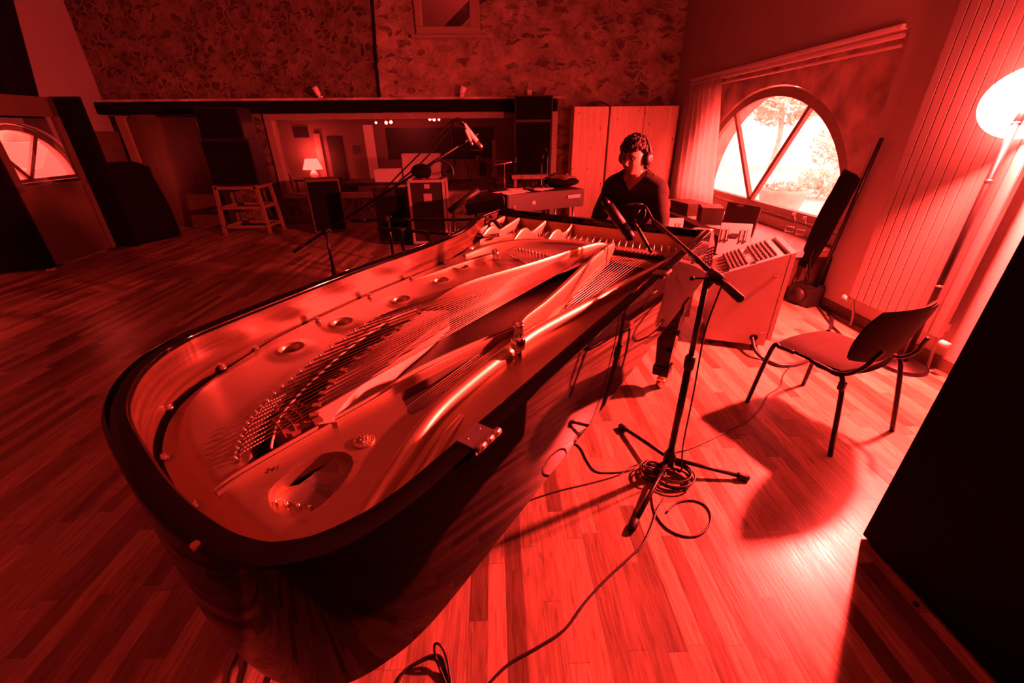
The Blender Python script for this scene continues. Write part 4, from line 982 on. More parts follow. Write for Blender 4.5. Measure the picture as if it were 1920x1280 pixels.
# amplifier and flight cases
fa = fy(765, 340, 6.4); fb = fy(830, 337, 6.4)
t = thing('flight_case', 'upright black flight case with pale edges below the studio window', 'case', ((fa.x+fb.x)/2, 6.6, 0))
x0, x1, y0, y1, z1 = fa.x, fb.x, 6.4, 6.85, fa.z
part('body', MB().bx(x0+.012, x1-.012, y0+.012, y1-.012, .06, z1-.012), M_case, t)
ed = MB()
for x in (x0, x1):
    for y in (y0, y1): ed.box((x, y, (z1+.06)/2), (.035, .035, z1-.06), None, .004)
    for z in (.075, z1): ed.box((x, (y0+y1)/2, z), (.035, y1-y0, .035), None, .004)
for y in (y0, y1):
    for z in (.075, z1): ed.box(((x0+x1)/2, y, z), (x1-x0, .035, .035), None, .004)
part('edging', ed, M_alu, t)
part('handle_dish', MB().bx((x0+x1)/2-.05, (x0+x1)/2+.07, y0-.006, y0+.013, z1-.28, z1-.17, .004), M_alu, t); part('latch', MB().bx((x0+x1)/2-.03, (x0+x1)/2+.05, y0-.008, y0+.013, z1-.10, z1-.04, .004), M_alu, t)
for x in (x0+.05, x1-.05):
    for y in (y0+.05, y1-.05): part('caster', MB().lathe([(.028, -.012), (.03, 0), (.028, .012)], (x, y, .03), axis=(1, 0, 0), n=14), M_rubber, t)
ea, eb = fy(697, 352, 6.6), fy(764, 350, 6.6)
t = thing('amplifier', 'low black amplifier left of the pale-edged flight case', 'amplifier', ((ea.x+eb.x)/2, 6.8, 0))
part('cabinet', MB().bx(ea.x, eb.x-.04, 6.6, 6.95, .02, ea.z, .015), M_case, t); part('grille', MB().bx(ea.x+.03, eb.x-.07, 6.588, 6.602, .06, ea.z-.12, .004), M_blackcloth, t)
for x in (ea.x+.05, eb.x-.09):
    for y in (6.65, 6.9): part('foot', MB().cyl((x, y, 0), (x, y, .022), .02, 10), M_rubber, t)
solo('headphones', MB().tube(bez([fy(800, 330, 6.6), fy(808, 308, 6.6), fy(826, 300, 6.6), fy(846, 312, 6.6), fy(850, 330, 6.6)], 6), .022, 8).ball(fy(800, 332, 6.6)+Vector((0, .05, .02)), (.045, .06, .05), 8).ball(fy(848, 332, 6.6)+Vector((0, .05, .02)), (.035, .06, .05), 8), M_case, 'black headphones lying on the pale-edged flight case', 'headphones', origin=fy(826, 339, 6.6))
solo('equipment_bag', MB().ball(fy(790, 322, 6.62)+Vector((0, 0, .01)), (.15, .15, .10), 10), M_blackcloth, 'soft black bag slumped on top of the pale-edged flight case', 'bag', origin=fy(790, 338, 6.62))

# electric piano on legs with papers, bag and small things
YE = 5.35
k0, k1 = fy(951, 362, YE), fy(1108, 347, YE)
e = (Vector((k1.x, YE+.35, 0))-Vector((k0.x, YE-.1, 0))); EL = e.length; EA = math.atan2(e.y, e.x)
t = thing('electric_piano', 'brown electric piano on thin legs behind the grand piano', 'electric piano', ((k0.x+k1.x)/2, YE+.12, 0), EA)
EZ0, EZ1 = .68, .895
def ep(name, mb, m, par=None): return part(name, mb, m, par or t, world=False)
body = ep('case', MB().bx(-EL/2, EL/2, 0, .62, EZ0, EZ1, .012), M_brown)
ep('end_block', MB().bx(-EL/2-.30, -EL/2-.002, .05, .60, EZ0+.02, EZ1-.02, .01), M_case)
ep('handle', MB().bx(EL/2-.26, EL/2-.07, -.012, .004, EZ1-.10, EZ1-.06, .003), M_nickel); ep('latch', MB().box((-EL*.18, -.006, EZ0+.10), (.05, .012, .04), None, .003), M_nickel); ep('latch', MB().box((-EL*.42, -.006, EZ0+.07), (.03, .012, .03), None, .003), M_brass)
for x in (-EL/2-.2, EL/2-.12):
    for y in (.08, .54): ep('leg', MB().cyl((x-.05*(x < 0)+.05*(x > 0), y, 0), (x, y, EZ0+.005), .014, 10), M_nickel)
EM = Matrix.Translation(t.location) @ Matrix.Rotation(EA, 4, 'Z')
def on_ep(x, y, z=EZ1): return EM @ Vector((x, y, z))
for i, (x, y, a, s) in enumerate(((-.42, .18, .3, 1.3), (-.20, .34, -.15, 1.1), (.02, .22, .5, 1.0))):
    solo('paper_sheet', MB().box(on_ep(x, y, EZ1+.004+.003*i), (.30*s, .21*s, .003), Matrix.Rotation(EA+a, 3, 'Z')), M_paper, ('white paper sheet at the left end of the electric piano', 'white paper sheet under the pen on the electric piano', 'white paper sheet nearest the bag on the electric piano')[i], 'paper', 'papers on the electric piano')
p = on_ep(-.16, .20, EZ1+.022)
solo('pen', MB().tube([p+Vector((-.07, .02, 0)), p+Vector((.07, -.03, 0))], .011, 8), M_case, 'thick black pen on the papers of the electric piano', 'pen')
p = on_ep(.10, .26, EZ1+.024); t = thing('eyeglasses', 'dark folded glasses beside the bag on the electric piano', 'glasses', p-Vector((0, 0, .018)))
part('lens', MB().ball(p+Vector((-.03, 0, 0)), (.03, .02, .014), 8), M_case, t); part('lens', MB().ball(p+Vector((.04, .01, 0)), (.03, .02, .014), 8), M_case, t)
c = on_ep(.42, .36, EZ1); t = thing('shoulder_bag', 'black bag with crumpled cloth on the electric piano', 'bag', c)
part('body', MB().ball(c+Vector((0, 0, .065)), (.24, .17, .065), 12), M_blackcloth, t)
b = MB(); rings = []
for k in range(8):
    u = k/7; rings.append([c+Vector(((.20-.10*u)*math.cos(q)*(1+.18*math.sin(3*q+7*u))-.02, (.13-.07*u)*math.sin(q)*(1+.2*math.sin(4*q)), .105+.055*u+.012*math.sin(5*q+9*u))) for q in [2*PI*i/24 for i in range(24)]])
part('crumpled_cloth', b.loft(rings), M_board, t)
# music desk, dark slab propped at the treble end
s0 = fy(875, 392, 4.1); s1 = fy(945, 378, 4.1)
t = thing('music_desk', 'black lacquered music desk set on end beyond the treble cheek of the piano', 'music desk', ((s0.x+s1.x)/2, 4.15, 0))
part('slab', MB().box(((s0.x+s1.x)/2, 4.2, (s0.z+s1.z)/2+.0), ((s1-s0).length, .36, .10), Matrix.Rotation(-math.atan2(s1.z-s0.z, s1.x-s0.x), 3, 'Y'), .006), M_black, t)
part('stand_leg', MB().cyl((s0.x+.08, 4.2, 0), (s0.x+.08, 4.2, s0.z+.0), .015, 10), M_blackmetal, t); part('stand_leg', MB().cyl((s1.x-.08, 4.2, 0), (s1.x-.08, 4.2, s1.z-.03), .015, 10), M_blackmetal, t)
t = thing('boom_bundle', 'dark boom and stand folded behind the piano, left of the electric piano', 'microphone stand', fy(850, 420, 4.9)-Vector((0, 0, fy(850, 420, 4.9).z)))
bq = fy(850, 420, 4.9)
part('boom', MB().cyl(fy(842, 396, 4.9), fy(898, 355, 4.9), .035, 12), M_case, t); part('pole', MB().cyl((bq.x, 4.9, 0), fy(850, 390, 4.9), .014, 10), M_blackmetal, t)
for a in (0, 2.1, 4.2): part('leg', MB().cyl((bq.x, 4.9, .09), (bq.x+.28*math.cos(a), 4.9+.28*math.sin(a), .01), .010, 8), M_blackmetal, t)
# T-shaped and thin chrome stands by the window
def chrome_stand(label, px, ytop, ybot, Y, t_bar=None, mic=None):
    p = fy(px, ytop, Y); t = thing('chrome_stand', label, 'stand', (p.x, Y, 0), 0, 'chrome stands before the studio window')
    part('pole', MB().cyl((p.x, Y, .01), p, .010, 10), M_chrome, t); part('base', MB().lathe([(.07, 0), (.07, .012), (.02, .03), (.0, .03)], (p.x, Y, 0), n=24), M_blackmetal, t)
    if t_bar: part('cross_bar', MB().cyl(fy(t_bar[0], t_bar[1], Y), fy(t_bar[2], t_bar[3], Y), .014, 10), M_chrome, t); part('clamp', MB().ball(fy(t_bar[2], t_bar[3], Y), .035, 8), M_case, t)
    if mic: part('head', MB().cyl(fy(mic[0], mic[1], Y), fy(mic[2], mic[3], Y), .024, 10), M_blackmetal, t)
    return t
chrome_stand('chrome stand with a level cross bar before the studio window', 946, 306, 340, 7.2, (927, 309, 965, 303), (963, 306, 968, 292))
chrome_stand('short chrome stand with a dark clip before the tall right speaker', 1016, 305, 330, 7.3, None, (1016, 302, 1019, 286))
chrome_stand('taller chrome stand topped by a small dark microphone before the right speaker', 1027, 288, 320, 7.4, None, (1027, 290, 1020, 270))

# pine cabinets
for (x0, x1, lab, nd) in ((1.36, 1.955, 'narrow knotty pine cabinet right of the black speakers', 1), (1.985, 3.16, 'wide knotty pine cabinet behind the seated person', 2)):
    t = thing('pine_cabinet', lab, 'cabinet', ((x0+x1)/2, 8.15, 0), 0, 'pine cabinets on the back wall')
    part('carcass', MB().bx(x0, x1, 8.02, 8.39, 0, 1.93, .004), M_pine, t)
    for k in range(nd):
        w = (x1-x0)/nd; d_ = part('door', MB().bx(x0+k*w+.004, x0+(k+1)*w-.004, 8.0, 8.021, .06, 1.925, .003), M_pine, t)
        part('knob', MB().lathe([(.012, 0), (.018, .016), (.0, .022)], (x0+(k+1)*w-.05, 8.0, .70), axis=(0, -1, 0), n=12), M_brass, d_)
solo('cable_coil', MB().tube(bez([fy(1100, 199, 8.2)+Vector((.0, 0, .0)), fy(1108, 193, 8.2), fy(1122, 191, 8.2), fy(1136, 195, 8.2), fy(1142, 199, 8.2)], 6), .012, 8), M_cable, 'black cable looped on top of the narrow pine cabinet', 'cable', origin=(fy(1120, 199, 8.2).x, 8.2, 1.93))
# clips and a dark seam cable on the stone wall
for i, (px, py, lab) in enumerate(((601, 180, 'small pale spotlight on the beam left of the wall cable'), (866, 176, 'small pale spotlight on the middle of the oak beam'), (993, 179, 'small pale clip on the beam above the right speakers'))):
    p = fy(px, py, 8.26); t = thing('beam_spotlight', lab, 'spotlight', (p.x, 8.26, 2.10), 0, 'small fittings on the oak beam')
    part('base', MB().box((p.x, 8.26, 2.115), (.07, .06, .03), None, .006), M_white, t)
    if i < 2: part('head', MB().lathe([(.02, 0), (.045, .03), (.05, .14), (.035, .14)], (p.x-.02, 8.26, 2.13), axis=(-.35+.9*i, -.3, 1), n=14), M_white, t)
    else: part('head', MB().box((p.x, 8.26, 2.16), (.08, .05, .06), None, .006), M_white, t)
solo('wall_cable', MB().tube(bez([(-1.95, YB-.02, 2.10), (-1.93, YB-.02, 2.6), (-1.89, YB-.02, 3.1), (-1.86, YB-.02, 3.6), (-1.84, YB-.02, 4.2)], 5), .022, 8), M_blackmatte, 'dark cable running up the stone wall between rough and coursed stone', 'cable')

# curtain beside the arched window
t = thing('curtain', 'thin white curtain gathered at the left side of the arched window', 'curtain', (3.12, 7.1, .44))
cu = part('fabric', sheet(6.60, 7.55, 6.14, 7.45, 3.12, .035, 6), M_curtain, t); cu.modifiers.new('thickness', 'SOLIDIFY').thickness = .004
m_ = M_curtain.node_tree; tr = m_.nodes.new('ShaderNodeBsdfTranslucent'); tr.inputs[0].default_value = (.8, .77, .74, 1); mx = m_.nodes.new('ShaderNodeMixShader'); mx.inputs[0].default_value = .85
m_.links.new(m_.nodes['Principled BSDF'].outputs[0], mx.inputs[1]); m_.links.new(tr.outputs[0], mx.inputs[2]); m_.links.new(mx.outputs[0], m_.nodes['Material Output'].inputs[0])
for k in range(6): part('hook', MB().cyl((3.12, 6.66+.16*k, RZ-.075), (3.12, 6.66+.16*k, RZ-.045), .008, 8), M_chrome, t)

# things on the ledge under the window
def box_thing(name, label, cat, c, size, rz, m, group=None, lid=None):
    t = thing(name, label, cat, c, rz, group)
    part('body', MB().bx(-size[0]/2, size[0]/2, -size[1]/2, size[1]/2, 0, size[2], .006), m, t, world=False)
    if lid: part('lid', MB().bx(-size[0]/2-.004, size[0]/2+.004, -size[1]/2-.004, size[1]/2+.004, size[2]-.03, size[2]+.004, .003), lid, t, world=False)
    return t
ZL = .502
box_thing('storage_box', 'brown box on the window ledge next to the curtain', 'box', (2.72, 6.05, ZL), (.30, .42, .16), .2, M_board, 'boxes and papers on the window ledge', M_board)
box_thing('storage_box', 'dark red-brown box on the window ledge in front of the papers', 'box', (2.74, 5.42, ZL), (.26, .36, .20), -.3, M_board, 'boxes and papers on the window ledge')
box_thing('book_stack', 'pale flat books stacked on the window ledge behind the boxes', 'books', (3.02, 5.78, ZL), (.24, .30, .06), .15, M_paper, 'boxes and papers on the window ledge')
solo('paper_sheet', MB().box((2.78, 5.02, ZL+.006), (.30, .24, .010), Matrix.Rotation(.4, 3, 'Z')), M_paper, 'loose white papers on the window ledge beside the upright board', 'paper', 'boxes and papers on the window ledge')
solo('paper_sheet', MB().box((2.95, 5.15, ZL+.008), (.30, .22, .014), Matrix.Rotation(-.3, 3, 'Z')), M_paper, 'white paper pad close to the glass on the window ledge', 'paper', 'boxes and papers on the window ledge')
t = thing('upright_board', 'brown clipboard standing upright on the window ledge behind the meter board', 'board', (2.76, 4.75, ZL), .35)
part('panel', MB().box((0, 0, .16), (.025, .44, .32), Matrix.Rotation(.12, 3, 'Y'), .004), M_board, t, world=False); part('clip', MB().box((-.02, .02, .30), (.02, .08, .02), Matrix.Rotation(.12, 3, 'Y'), .003), M_nickel, t, world=False)
t = thing('keyboard_lid', 'dark sloping lid standing open behind the bass cheek of the piano', 'lid', fz(1290, 425, .5)-Vector((0, 0, .0)))
# water bottles
def bottle(label, c, s=1.0):
    t = thing('water_bottle', label, 'bottle', c, 0, 'water bottles by the window')
    pr = [(.028, 0), (.034, .006), (.034, .05), (.031, .07), (.034, .09), (.034, .14), (.031, .155), (.033, .17), (.028, .20), (.014, .235), (.013, .245), (.0, .246)]
    part('body', MB().lathe([(r*s, z*s) for r, z in pr], c, n=24), M_plastic, t)
    part('cap', MB().lathe([(.015*s, .244*s), (.015*s, .262*s), (.013*s, .264*s), (.0, .264*s)], c, n=16), M_white, t)
    part('label', MB().lathe([(.0345*s, .09*s), (.0345*s, .14*s)], c, n=24), M_plastic, t)
bp_ = fz(1474, 452, ZL)
bottle('clear water bottle on the window ledge behind the mixing desk, nearer the window', (bp_.x, bp_.y, ZL), 1.1)
bottle('clear water bottle just right of the other one on the window ledge', (bp_.x+.03, bp_.y-.13, ZL), 1.05)
for o_ in list(bpy.data.objects):
    if o_.name.startswith('keyboard_lid'): bpy.data.objects.remove(o_)

# ================================================================== CONTROL ROOM behind the glass
CY = 12.2
b = MB().bx(-5.6, 3.0, CY, CY+.1, 0, 2.3); struct('wall_control_room_back', b, M_ctrlwall)
struct('wall_control_room_left', MB().bx(-5.7, -5.6, YB+.3, CY+.1, 0, 2.3), M_ctrlwall); struct('wall_control_room_right', MB().bx(3.0, 3.1, YB+.3, CY+.1, 0, 2.3), M_ctrlwall)
struct('ceiling_control_room', MB().bx(-5.7, 3.1, YB+.3, CY+.1, 2.3, 2.36), M_ctrlwall); struct('floor_control_room', MB().bx(-5.7, 3.1, YB+.3, CY+.1, -.05, 0), M_board)
def wall_rect(px0, py0, px1, py1, d=.03):
    a, c = fy(px0, py0, CY), fy(px1, py1, CY); return MB().bx(a.x, c.x, CY-d, CY-.001, c.z, a.z, .004)
o = bpy.data.objects.new('window_5', None); COL.objects.link(o); o.location = (-1.4, CY, .8); o['kind'] = 'structure'
part('pane', wall_rect(722, 240, 924, 296, .02), M_case, o); part('frame', wall_rect(846, 240, 852, 310, .05), M_ctrlwall, o)
o = bpy.data.objects.new('door_2', None); COL.objects.link(o); o.location = (-4, CY, 0); o['kind'] = 'structure'
part('door_panel', wall_rect(612, 256, 655, 340, .02), M_case, o); part('door_frame', wall_rect(600, 250, 607, 345, .06), M_frame, o)
o = bpy.data.objects.new('door_3', None); COL.objects.link(o); o.location = (-3.1, CY, 0); o['kind'] = 'structure'
part('door_panel', wall_rect(680, 234, 714, 345, .03), M_white, o)
part('transom', wall_rect(549, 238, 581, 258, .03), M_case, o)
solo('wall_switch', wall_rect(661, 273, 676, 289, .03), M_nickel, 'small round-buttoned switch plate on the control room wall beside the white door', 'switch')
# lamp, sofa, cabinets in the control room
lpos = fy(588, 322, 11.6); LZb = lpos.z-.16
t = thing('side_table', 'low dark table holding the lit lamp in the control room', 'table', (lpos.x, 11.7, 0))
part('tabletop', MB().bx(lpos.x-.45, lpos.x+.55, 11.35, 12.0, LZb-.04, LZb, .005), M_case, t)
for x in (-.4, .5):
    for y in (11.4, 11.95): part('leg', MB().bx(lpos.x+x-.02, lpos.x+x+.02, y-.02, y+.02, 0, LZb-.039), M_case, t)
t = thing('table_lamp', 'lit white-shaded table lamp seen through the studio window', 'lamp', (lpos.x, 11.6, LZb))
part('base', MB().lathe([(.07, 0), (.08, .03), (.10, .10), (.06, .17), (.02, .20), (.015, .26)], (lpos.x, 11.6, LZb), n=20), M_white, t)
part('lamp_shade', MB().lathe([(.24, .22), (.145, .46), (.14, .46), (.235, .22)], (lpos.x, 11.6, LZb), n=24), M_shade2, t)
lamp('table_lamp_bulb', 'POINT', (lpos.x-.12, 11.9, LZb+.55), 40, shadow_soft_size=.05)
t = thing('armchair', 'dark rounded armchair beside the lit table lamp', 'armchair', (lpos.x-.75, 11.3, 0))
part('back', MB().ball((lpos.x-.62, 11.05, .55), (.30, .16, .42), 10), M_board, t); part('seat', MB().ball((lpos.x-.62, 10.9, .252), (.30, .30, .25), 10), M_board, t)
for i, (px, py) in enumerate(((705, 230), (724, 230), (733, 229), (806, 223), (814, 224), (823, 224))):
    p = fy(px, py, 11.0); t = thing('spot_lamp', ('leftmost glowing spot on the control room ceiling', 'middle glowing spot of the left three in the control room', 'right glowing spot of the left three in the control room', 'left glowing spot of the right three in the control room', 'middle glowing spot of the right three in the control room', 'rightmost glowing spot on the control room ceiling')[i], 'lamp', (p.x, 11.0, p.z), 0, 'ceiling spots in the control room')
    part('bulb', MB().ball(p, .035 if i not in (0, 5) else .026, 8), M_spot, t); part('stem', MB().cyl(p+Vector((0, 0, .02)), (p.x, 11.0, 2.301), .012, 8), M_case, t)
lamp('control_room_spots', 'POINT', (-2.2, 11.0, 1.95), 40, shadow_soft_size=.1)
da, db = fy(640, 330, 9.3), fy(960, 322, 9.3)
t = thing('mixing_table', 'long dark control room desk under the studio window', 'desk', ((da.x+db.x)/2, 9.5, 0))
part('desktop', MB().bx(da.x, db.x+.2, 9.1, 10.0, .60, .66, .006), M_case, t)
for x in (da.x+.06, db.x+.1): part('end_panel', MB().bx(x-.04, x+.04, 9.15, 9.95, 0, .60), M_case, t)
def cr_box(name, label, cat, px0, py0, px1, py1, Y, m, zt=None, dep=.3):
    a, c = fy(px0, py0, Y), fy(px1, py1, Y)
    return solo(name, MB().bx(a.x, c.x, Y, Y+dep, .662, a.z, .006), m, label, cat, 'equipment on the control room desk')
cr_box('keyboard', 'flat pale keyboard at the left of the control room desk', 'keyboard', 700, 318, 748, 326, 9.2, M_white)
cr_box('monitor_case', 'white-framed equipment case on the control room desk', 'case', 752, 289, 826, 312, 9.6, M_white)
cr_box('equipment_rack', 'dark low rack on the control room desk right of the boom', 'rack', 836, 312, 876, 330, 9.5, M_board)
cr_box('equipment_rack', 'dark square box below the small lamp on the control room desk', 'rack', 888, 304, 912, 326, 9.5, M_case)
cr_box('equipment_rack', 'pale small box at the right end of the control room desk', 'rack', 922, 262, 931, 296, 9.8, M_white)
p = fy(900, 304, 9.65); t = thing('desk_lamp', 'small dim lamp on the dark square box in the control room', 'lamp', p)
part('base', MB().lathe([(.05, 0), (.012, .02), (.012, .05)], p, n=12), M_case, t); part('lamp_shade', MB().lathe([(.09, .04), (.05, .13), (.048, .13), (.085, .04)], p, n=16), M_frame, t)

# ================================================================== OUTSIDE
struct('ground_garden', MB().bx(XW+.36, 30, -15, 40, -.15, -.05), M_gravel); struct('ground_yard', MB().bx(-30, XL-.31, -15, 40, -.15, -.05), M_gravel)
def foliage(n, c, r, size, seed):
    rnd = random.Random(seed); m = MB()
    for k in range(n):
        u = rnd.uniform(0, 2*PI); v = math.acos(rnd.uniform(-1, 1)); q = rnd.uniform(.5, 1)
        p = Vector(c)+Vector((r[0]*q*math.sin(v)*math.cos(u), r[1]*q*math.sin(v)*math.sin(u), r[2]*q*math.cos(v)))
        a = Vector((rnd.uniform(-1, 1), rnd.uniform(-1, 1), rnd.uniform(-1, 1))).normalized(); b_ = a.orthogonal().normalized(); s = size*rnd.uniform(.6, 1.3)
        m.add([p-a*s, p+b_*s*.45, p+a*s, p-b_*s*.45], [(0, 1, 2, 3)])
    return m
pc = Vector((5.75, 8.6, -.05))
t = thing('garden_planter', 'large terracotta planter outside the arched window', 'planter', pc)
part('pot', MB().lathe([(.30, 0), (.36, .20), (.42, .46), (.45, .48), (.45, .54), (.41, .54), (.39, .47)], pc, n=28), M_terracotta, t); part('soil', MB().lathe([(.40, .47), (.0, .49)], pc, n=20), M_board, t)
part('leaves', foliage(160, pc+Vector((0, 0, .58)), (.38, .38, .10), .06, 3), M_leaf, t, kind='stuff')
for i, (c, r, n, lab) in enumerate((((10.2, 13.2, 1.2), (.8, .8, .8), 420, 'leafy shrub outside at the right side of the arched window'), ((8.2, 10.9, .35), (.6, .6, .35), 260, 'low plant outside, lower right in the arched window'), ((12.2, 19.6, 2.5), (1.7, 1.5, .9), 700, 'pale tree seen through the middle pane of the arched window'))):
    t = thing('garden_tree' if i == 2 else 'garden_shrub', lab, 'tree' if i == 2 else 'shrub', (c[0], c[1], -.05))
    part('trunk', MB().tube(bez([(c[0], c[1], -.05), (c[0]+.1, c[1], c[2]*.5), (c[0]-.1, c[1]+.1, c[2])], 5), .10 if i == 2 else .02, 8), M_terracotta, t)
    part('leaves', foliage(n, c, r, .10 if i < 2 else .2, 11+i), M_leaf, t, kind='stuff')
# yard beyond the left window: hedge bank added to block the sky, and a parked car
b = MB(); rings = []
for k in range(24):
    y = 2+k*1.1; rings.append([(-11.5+.5*math.sin(k*1.3), y, -.06), (-11.2+.4*math.sin(k*2.1), y, 1.6+.2*math.sin(k*1.7)), (-11.9+.4*math.sin(k*2.9), y, 4.6+.4*math.sin(k*1.1)), (-13.5, y, 7.6+.3*math.sin(k*2.3)), (-15, y, -.06)])
solo('sky_block_hedge', b.loft(rings), M_hedge, 'hedge bank added outside the far left arched window, blocking its sky', 'hedge')
pcx = Vector((-9.6, 10.1, -.05)); t = thing('parked_car', 'small boxy car parked outside the far left arched window', 'car', pcx, math.radians(78))
def cp(nm, mb, m, par=None): return part(nm, mb, m, par or t, world=False)
M_carpaint = mat('faded_car_paint', (.22, .20, .18), .5)
body = [(-1.7, .35), (-1.72, .75), (-1.62, .98), (-.62, 1.05), (-.30, 1.50), (1.45, 1.52), (1.66, 1.0), (1.72, .75), (1.70, .35)]
m = MB(); n_ = len(body); m.add([(x, -.75, z) for x, z in body]+[(x, .75, z) for x, z in body], [tuple(range(n_)), tuple(range(n_, 2*n_))]+[(k, (k+1) % n_, n_+(k+1) % n_, n_+k) for k in range(n_)])
cp('body', m, M_carpaint)
for s in (-1, 1):
    cp('side_window', MB().bx(-.25, .55, s*.755-.004, s*.755+.004, 1.06, 1.40), M_case); cp('side_window', MB().bx(.62, 1.42, s*.755-.004, s*.755+.004, 1.06, 1.40), M_case)
    for x in (-1.1, 1.1): cp('wheel', MB().lathe([(.10, -.08), (.30, -.08), (.34, -.04), (.34, .04), (.30, .08), (.10, .08)], (x, s*.70, .34), axis=(0, 1, 0), n=20), M_rubber)
    cp('headlight', MB().lathe([(.09, 0), (.10, .03), (.0, .04)], (-1.70, s*.55, .78), axis=(-1, 0, 0), n=14), M_white)

# ================================================================== THE PIANIST
PF = Vector((-.70, -.66, -.14)).normalized()             # where the face looks
HC_ = fy(1190, 296, 3.22)                                # head centre
root = thing('person', 'seated person in a dark v-neck sweater with headphones, behind the piano, head turned left', 'person', (HC_.x+.06, HC_.y+.12, 0))
def skin_mesh(nodes, edges, levels=2):
    me = bpy.data.meshes.new('tmp'); me.from_pydata([n[0] for n in nodes], edges, []); ob = bpy.data.objects.new('tmp', me); COL.objects.link(ob)
    sk = ob.modifiers.new('skin', 'SKIN'); sk.use_smooth_shade = True
    for v, n in zip(me.skin_vertices[0].data, nodes): v.radius = n[1] if isinstance(n[1], tuple) else (n[1], n[1])
    me.skin_vertices[0].data[0].use_root = True
    sb = ob.modifiers.new('sub', 'SUBSURF'); sb.levels = levels; sb.render_levels = levels
    out = bpy.data.meshes.new_from_object(ob.evaluated_get(bpy.context.evaluated_depsgraph_get()))
    bpy.data.objects.remove(ob); return out
def to_bm(bm, me, M=None):
    if M: me.transform(M)
    bm.from_mesh(me); bpy.data.meshes.remove(me)
def remesh(bm, vox, smooth_it=6, fac=.5):
    me = bpy.data.meshes.new('tmp'); bm.to_mesh(me); bm.free(); ob = bpy.data.objects.new('tmp', me); COL.objects.link(ob)
    r = ob.modifiers.new('r', 'REMESH'); r.mode = 'VOXEL'; r.voxel_size = vox; r.use_smooth_shade = True
    s = ob.modifiers.new('s', 'SMOOTH'); s.iterations = smooth_it; s.factor = fac
    out = bpy.data.meshes.new_from_object(ob.evaluated_get(bpy.context.evaluated_depsgraph_get())); bpy.data.objects.remove(ob); return out
# body frame: bx to the person's left (picture right), by forward (towards the keys), up
fwd = Vector((-.5853, -.8108, 0)); left = Vector((.8108, -.5853, 0)); up = Vector((0, 0, 1))
H0 = Vector((HC_.x, HC_.y, 0))
pel = H0 - fwd*.20 + up*.56
def B(l, f, z): return pel + left*l + fwd*f + up*(z-.56)
neck0 = HC_ - up*.135 - PF*.015 + Vector((.015, .02, 0))
chest = B(0, .06, 1.02)
SH = neck0.z-.062
sl, sr = Vector((neck0.x, neck0.y, SH))+left*.172-fwd*.02-up*.022, Vector((neck0.x, neck0.y, SH))-left*.172-fwd*.02-up*.022
kz = .775
hl, hr = W3(3.04, .86, kz), W3(3.04, 1.52, kz)
el = sl+Vector((0, 0, -.27))+left*.085+fwd*.06; er = sr+Vector((0, 0, -.27))-left*.085+fwd*.06
wl, wr = hl+Vector((0, 0, .045))-fwd*.10, hr+Vector((0, 0, .045))-fwd*.10
kl, kr = pel+left*.16+fwd*.42-up*.05, pel-left*.16+fwd*.42-up*.05
al, ar = Vector((kl.x, kl.y, .09))+fwd*.06, Vector((kr.x, kr.y, .09))+fwd*.06
def body_nodes(g=0.0, head=True):
    N = [(pel, (.155+g, .115+g)), (B(0, .02, .80), (.145+g, .105+g)), (chest, (.165+g, .112+g)), (Vector((neck0.x, neck0.y, SH-.01))-fwd*.02, (.135+g, .090+g)), (neck0, (.062+g*.6, .062+g*.6)), (neck0.lerp(HC_, .7), .052+g*.3),
         (sl, .056+g), (sl.lerp(el, .35), .056+g), (el, .044+g), (el.lerp(wl, .4), .041+g), (wl, .027+g),
         (sr, .056+g), (sr.lerp(er, .35), .056+g), (er, .044+g), (er.lerp(wr, .4), .041+g), (wr, .027+g),
         (pel+left*.10-up*.02, .085+g), (kl, .062+g), (kl.lerp(al, .35)-fwd*.02, .055+g), (al, .038+g), (al+fwd*.17-up*.045, .032+g),
         (pel-left*.10-up*.02, .085+g), (kr, .062+g), (kr.lerp(ar, .35)-fwd*.02, .055+g), (ar, .038+g), (ar+fwd*.17-up*.045, .032+g)]
    E = [(0, 1), (1, 2), (2, 3), (3, 4), (4, 5), (3, 6), (6, 7), (7, 8), (8, 9), (9, 10), (3, 11), (11, 12), (12, 13), (13, 14), (14, 15), (0, 16), (16, 17), (17, 18), (18, 19), (19, 20), (0, 21), (21, 22), (22, 23), (23, 24), (24, 25)]
    return N, E
def capsule(bm, a, b, ra, rb, n=16, m=8):
    """a tapered, round-ended limb piece, merged later by the remesh"""
    a, b = Vector(a), Vector(b); d = (b-a); L = d.length; d.normalize(); mb = MB(); P, R = [], []
    for k in range(m+1):
        q = PI/2*(1-k/m); P.append(a-d*ra*math.sin(q)); R.append(max(1e-4, ra*math.cos(q)))
    for k in range(m+1):
        q = PI/2*k/m; P.append(b+d*rb*math.sin(q)); R.append(max(1e-4, rb*math.cos(q)))
    mb.tube(P, R, n); me = mb.mesh('t', M_skin); bm.from_mesh(me); bpy.data.meshes.remove(me)
def shoulders(bm, g):
    for s_ in (sl, sr):
        capsule(bm, neck0+up*.03-fwd*.012, s_+up*.012, .046+g, .052+g)
        capsule(bm, Vector((neck0.x, neck0.y, SH-.03)), s_-up*.02, .075+g, .062+g)
        capsule(bm, chest+(s_-chest)*.35+fwd*.015, chest+fwd*.02-up*.10, .085+g, .10+g)
N, E = body_nodes()
bm = bmesh.new(); to_bm(bm, skin_mesh(N, E)); shoulders(bm, 0)
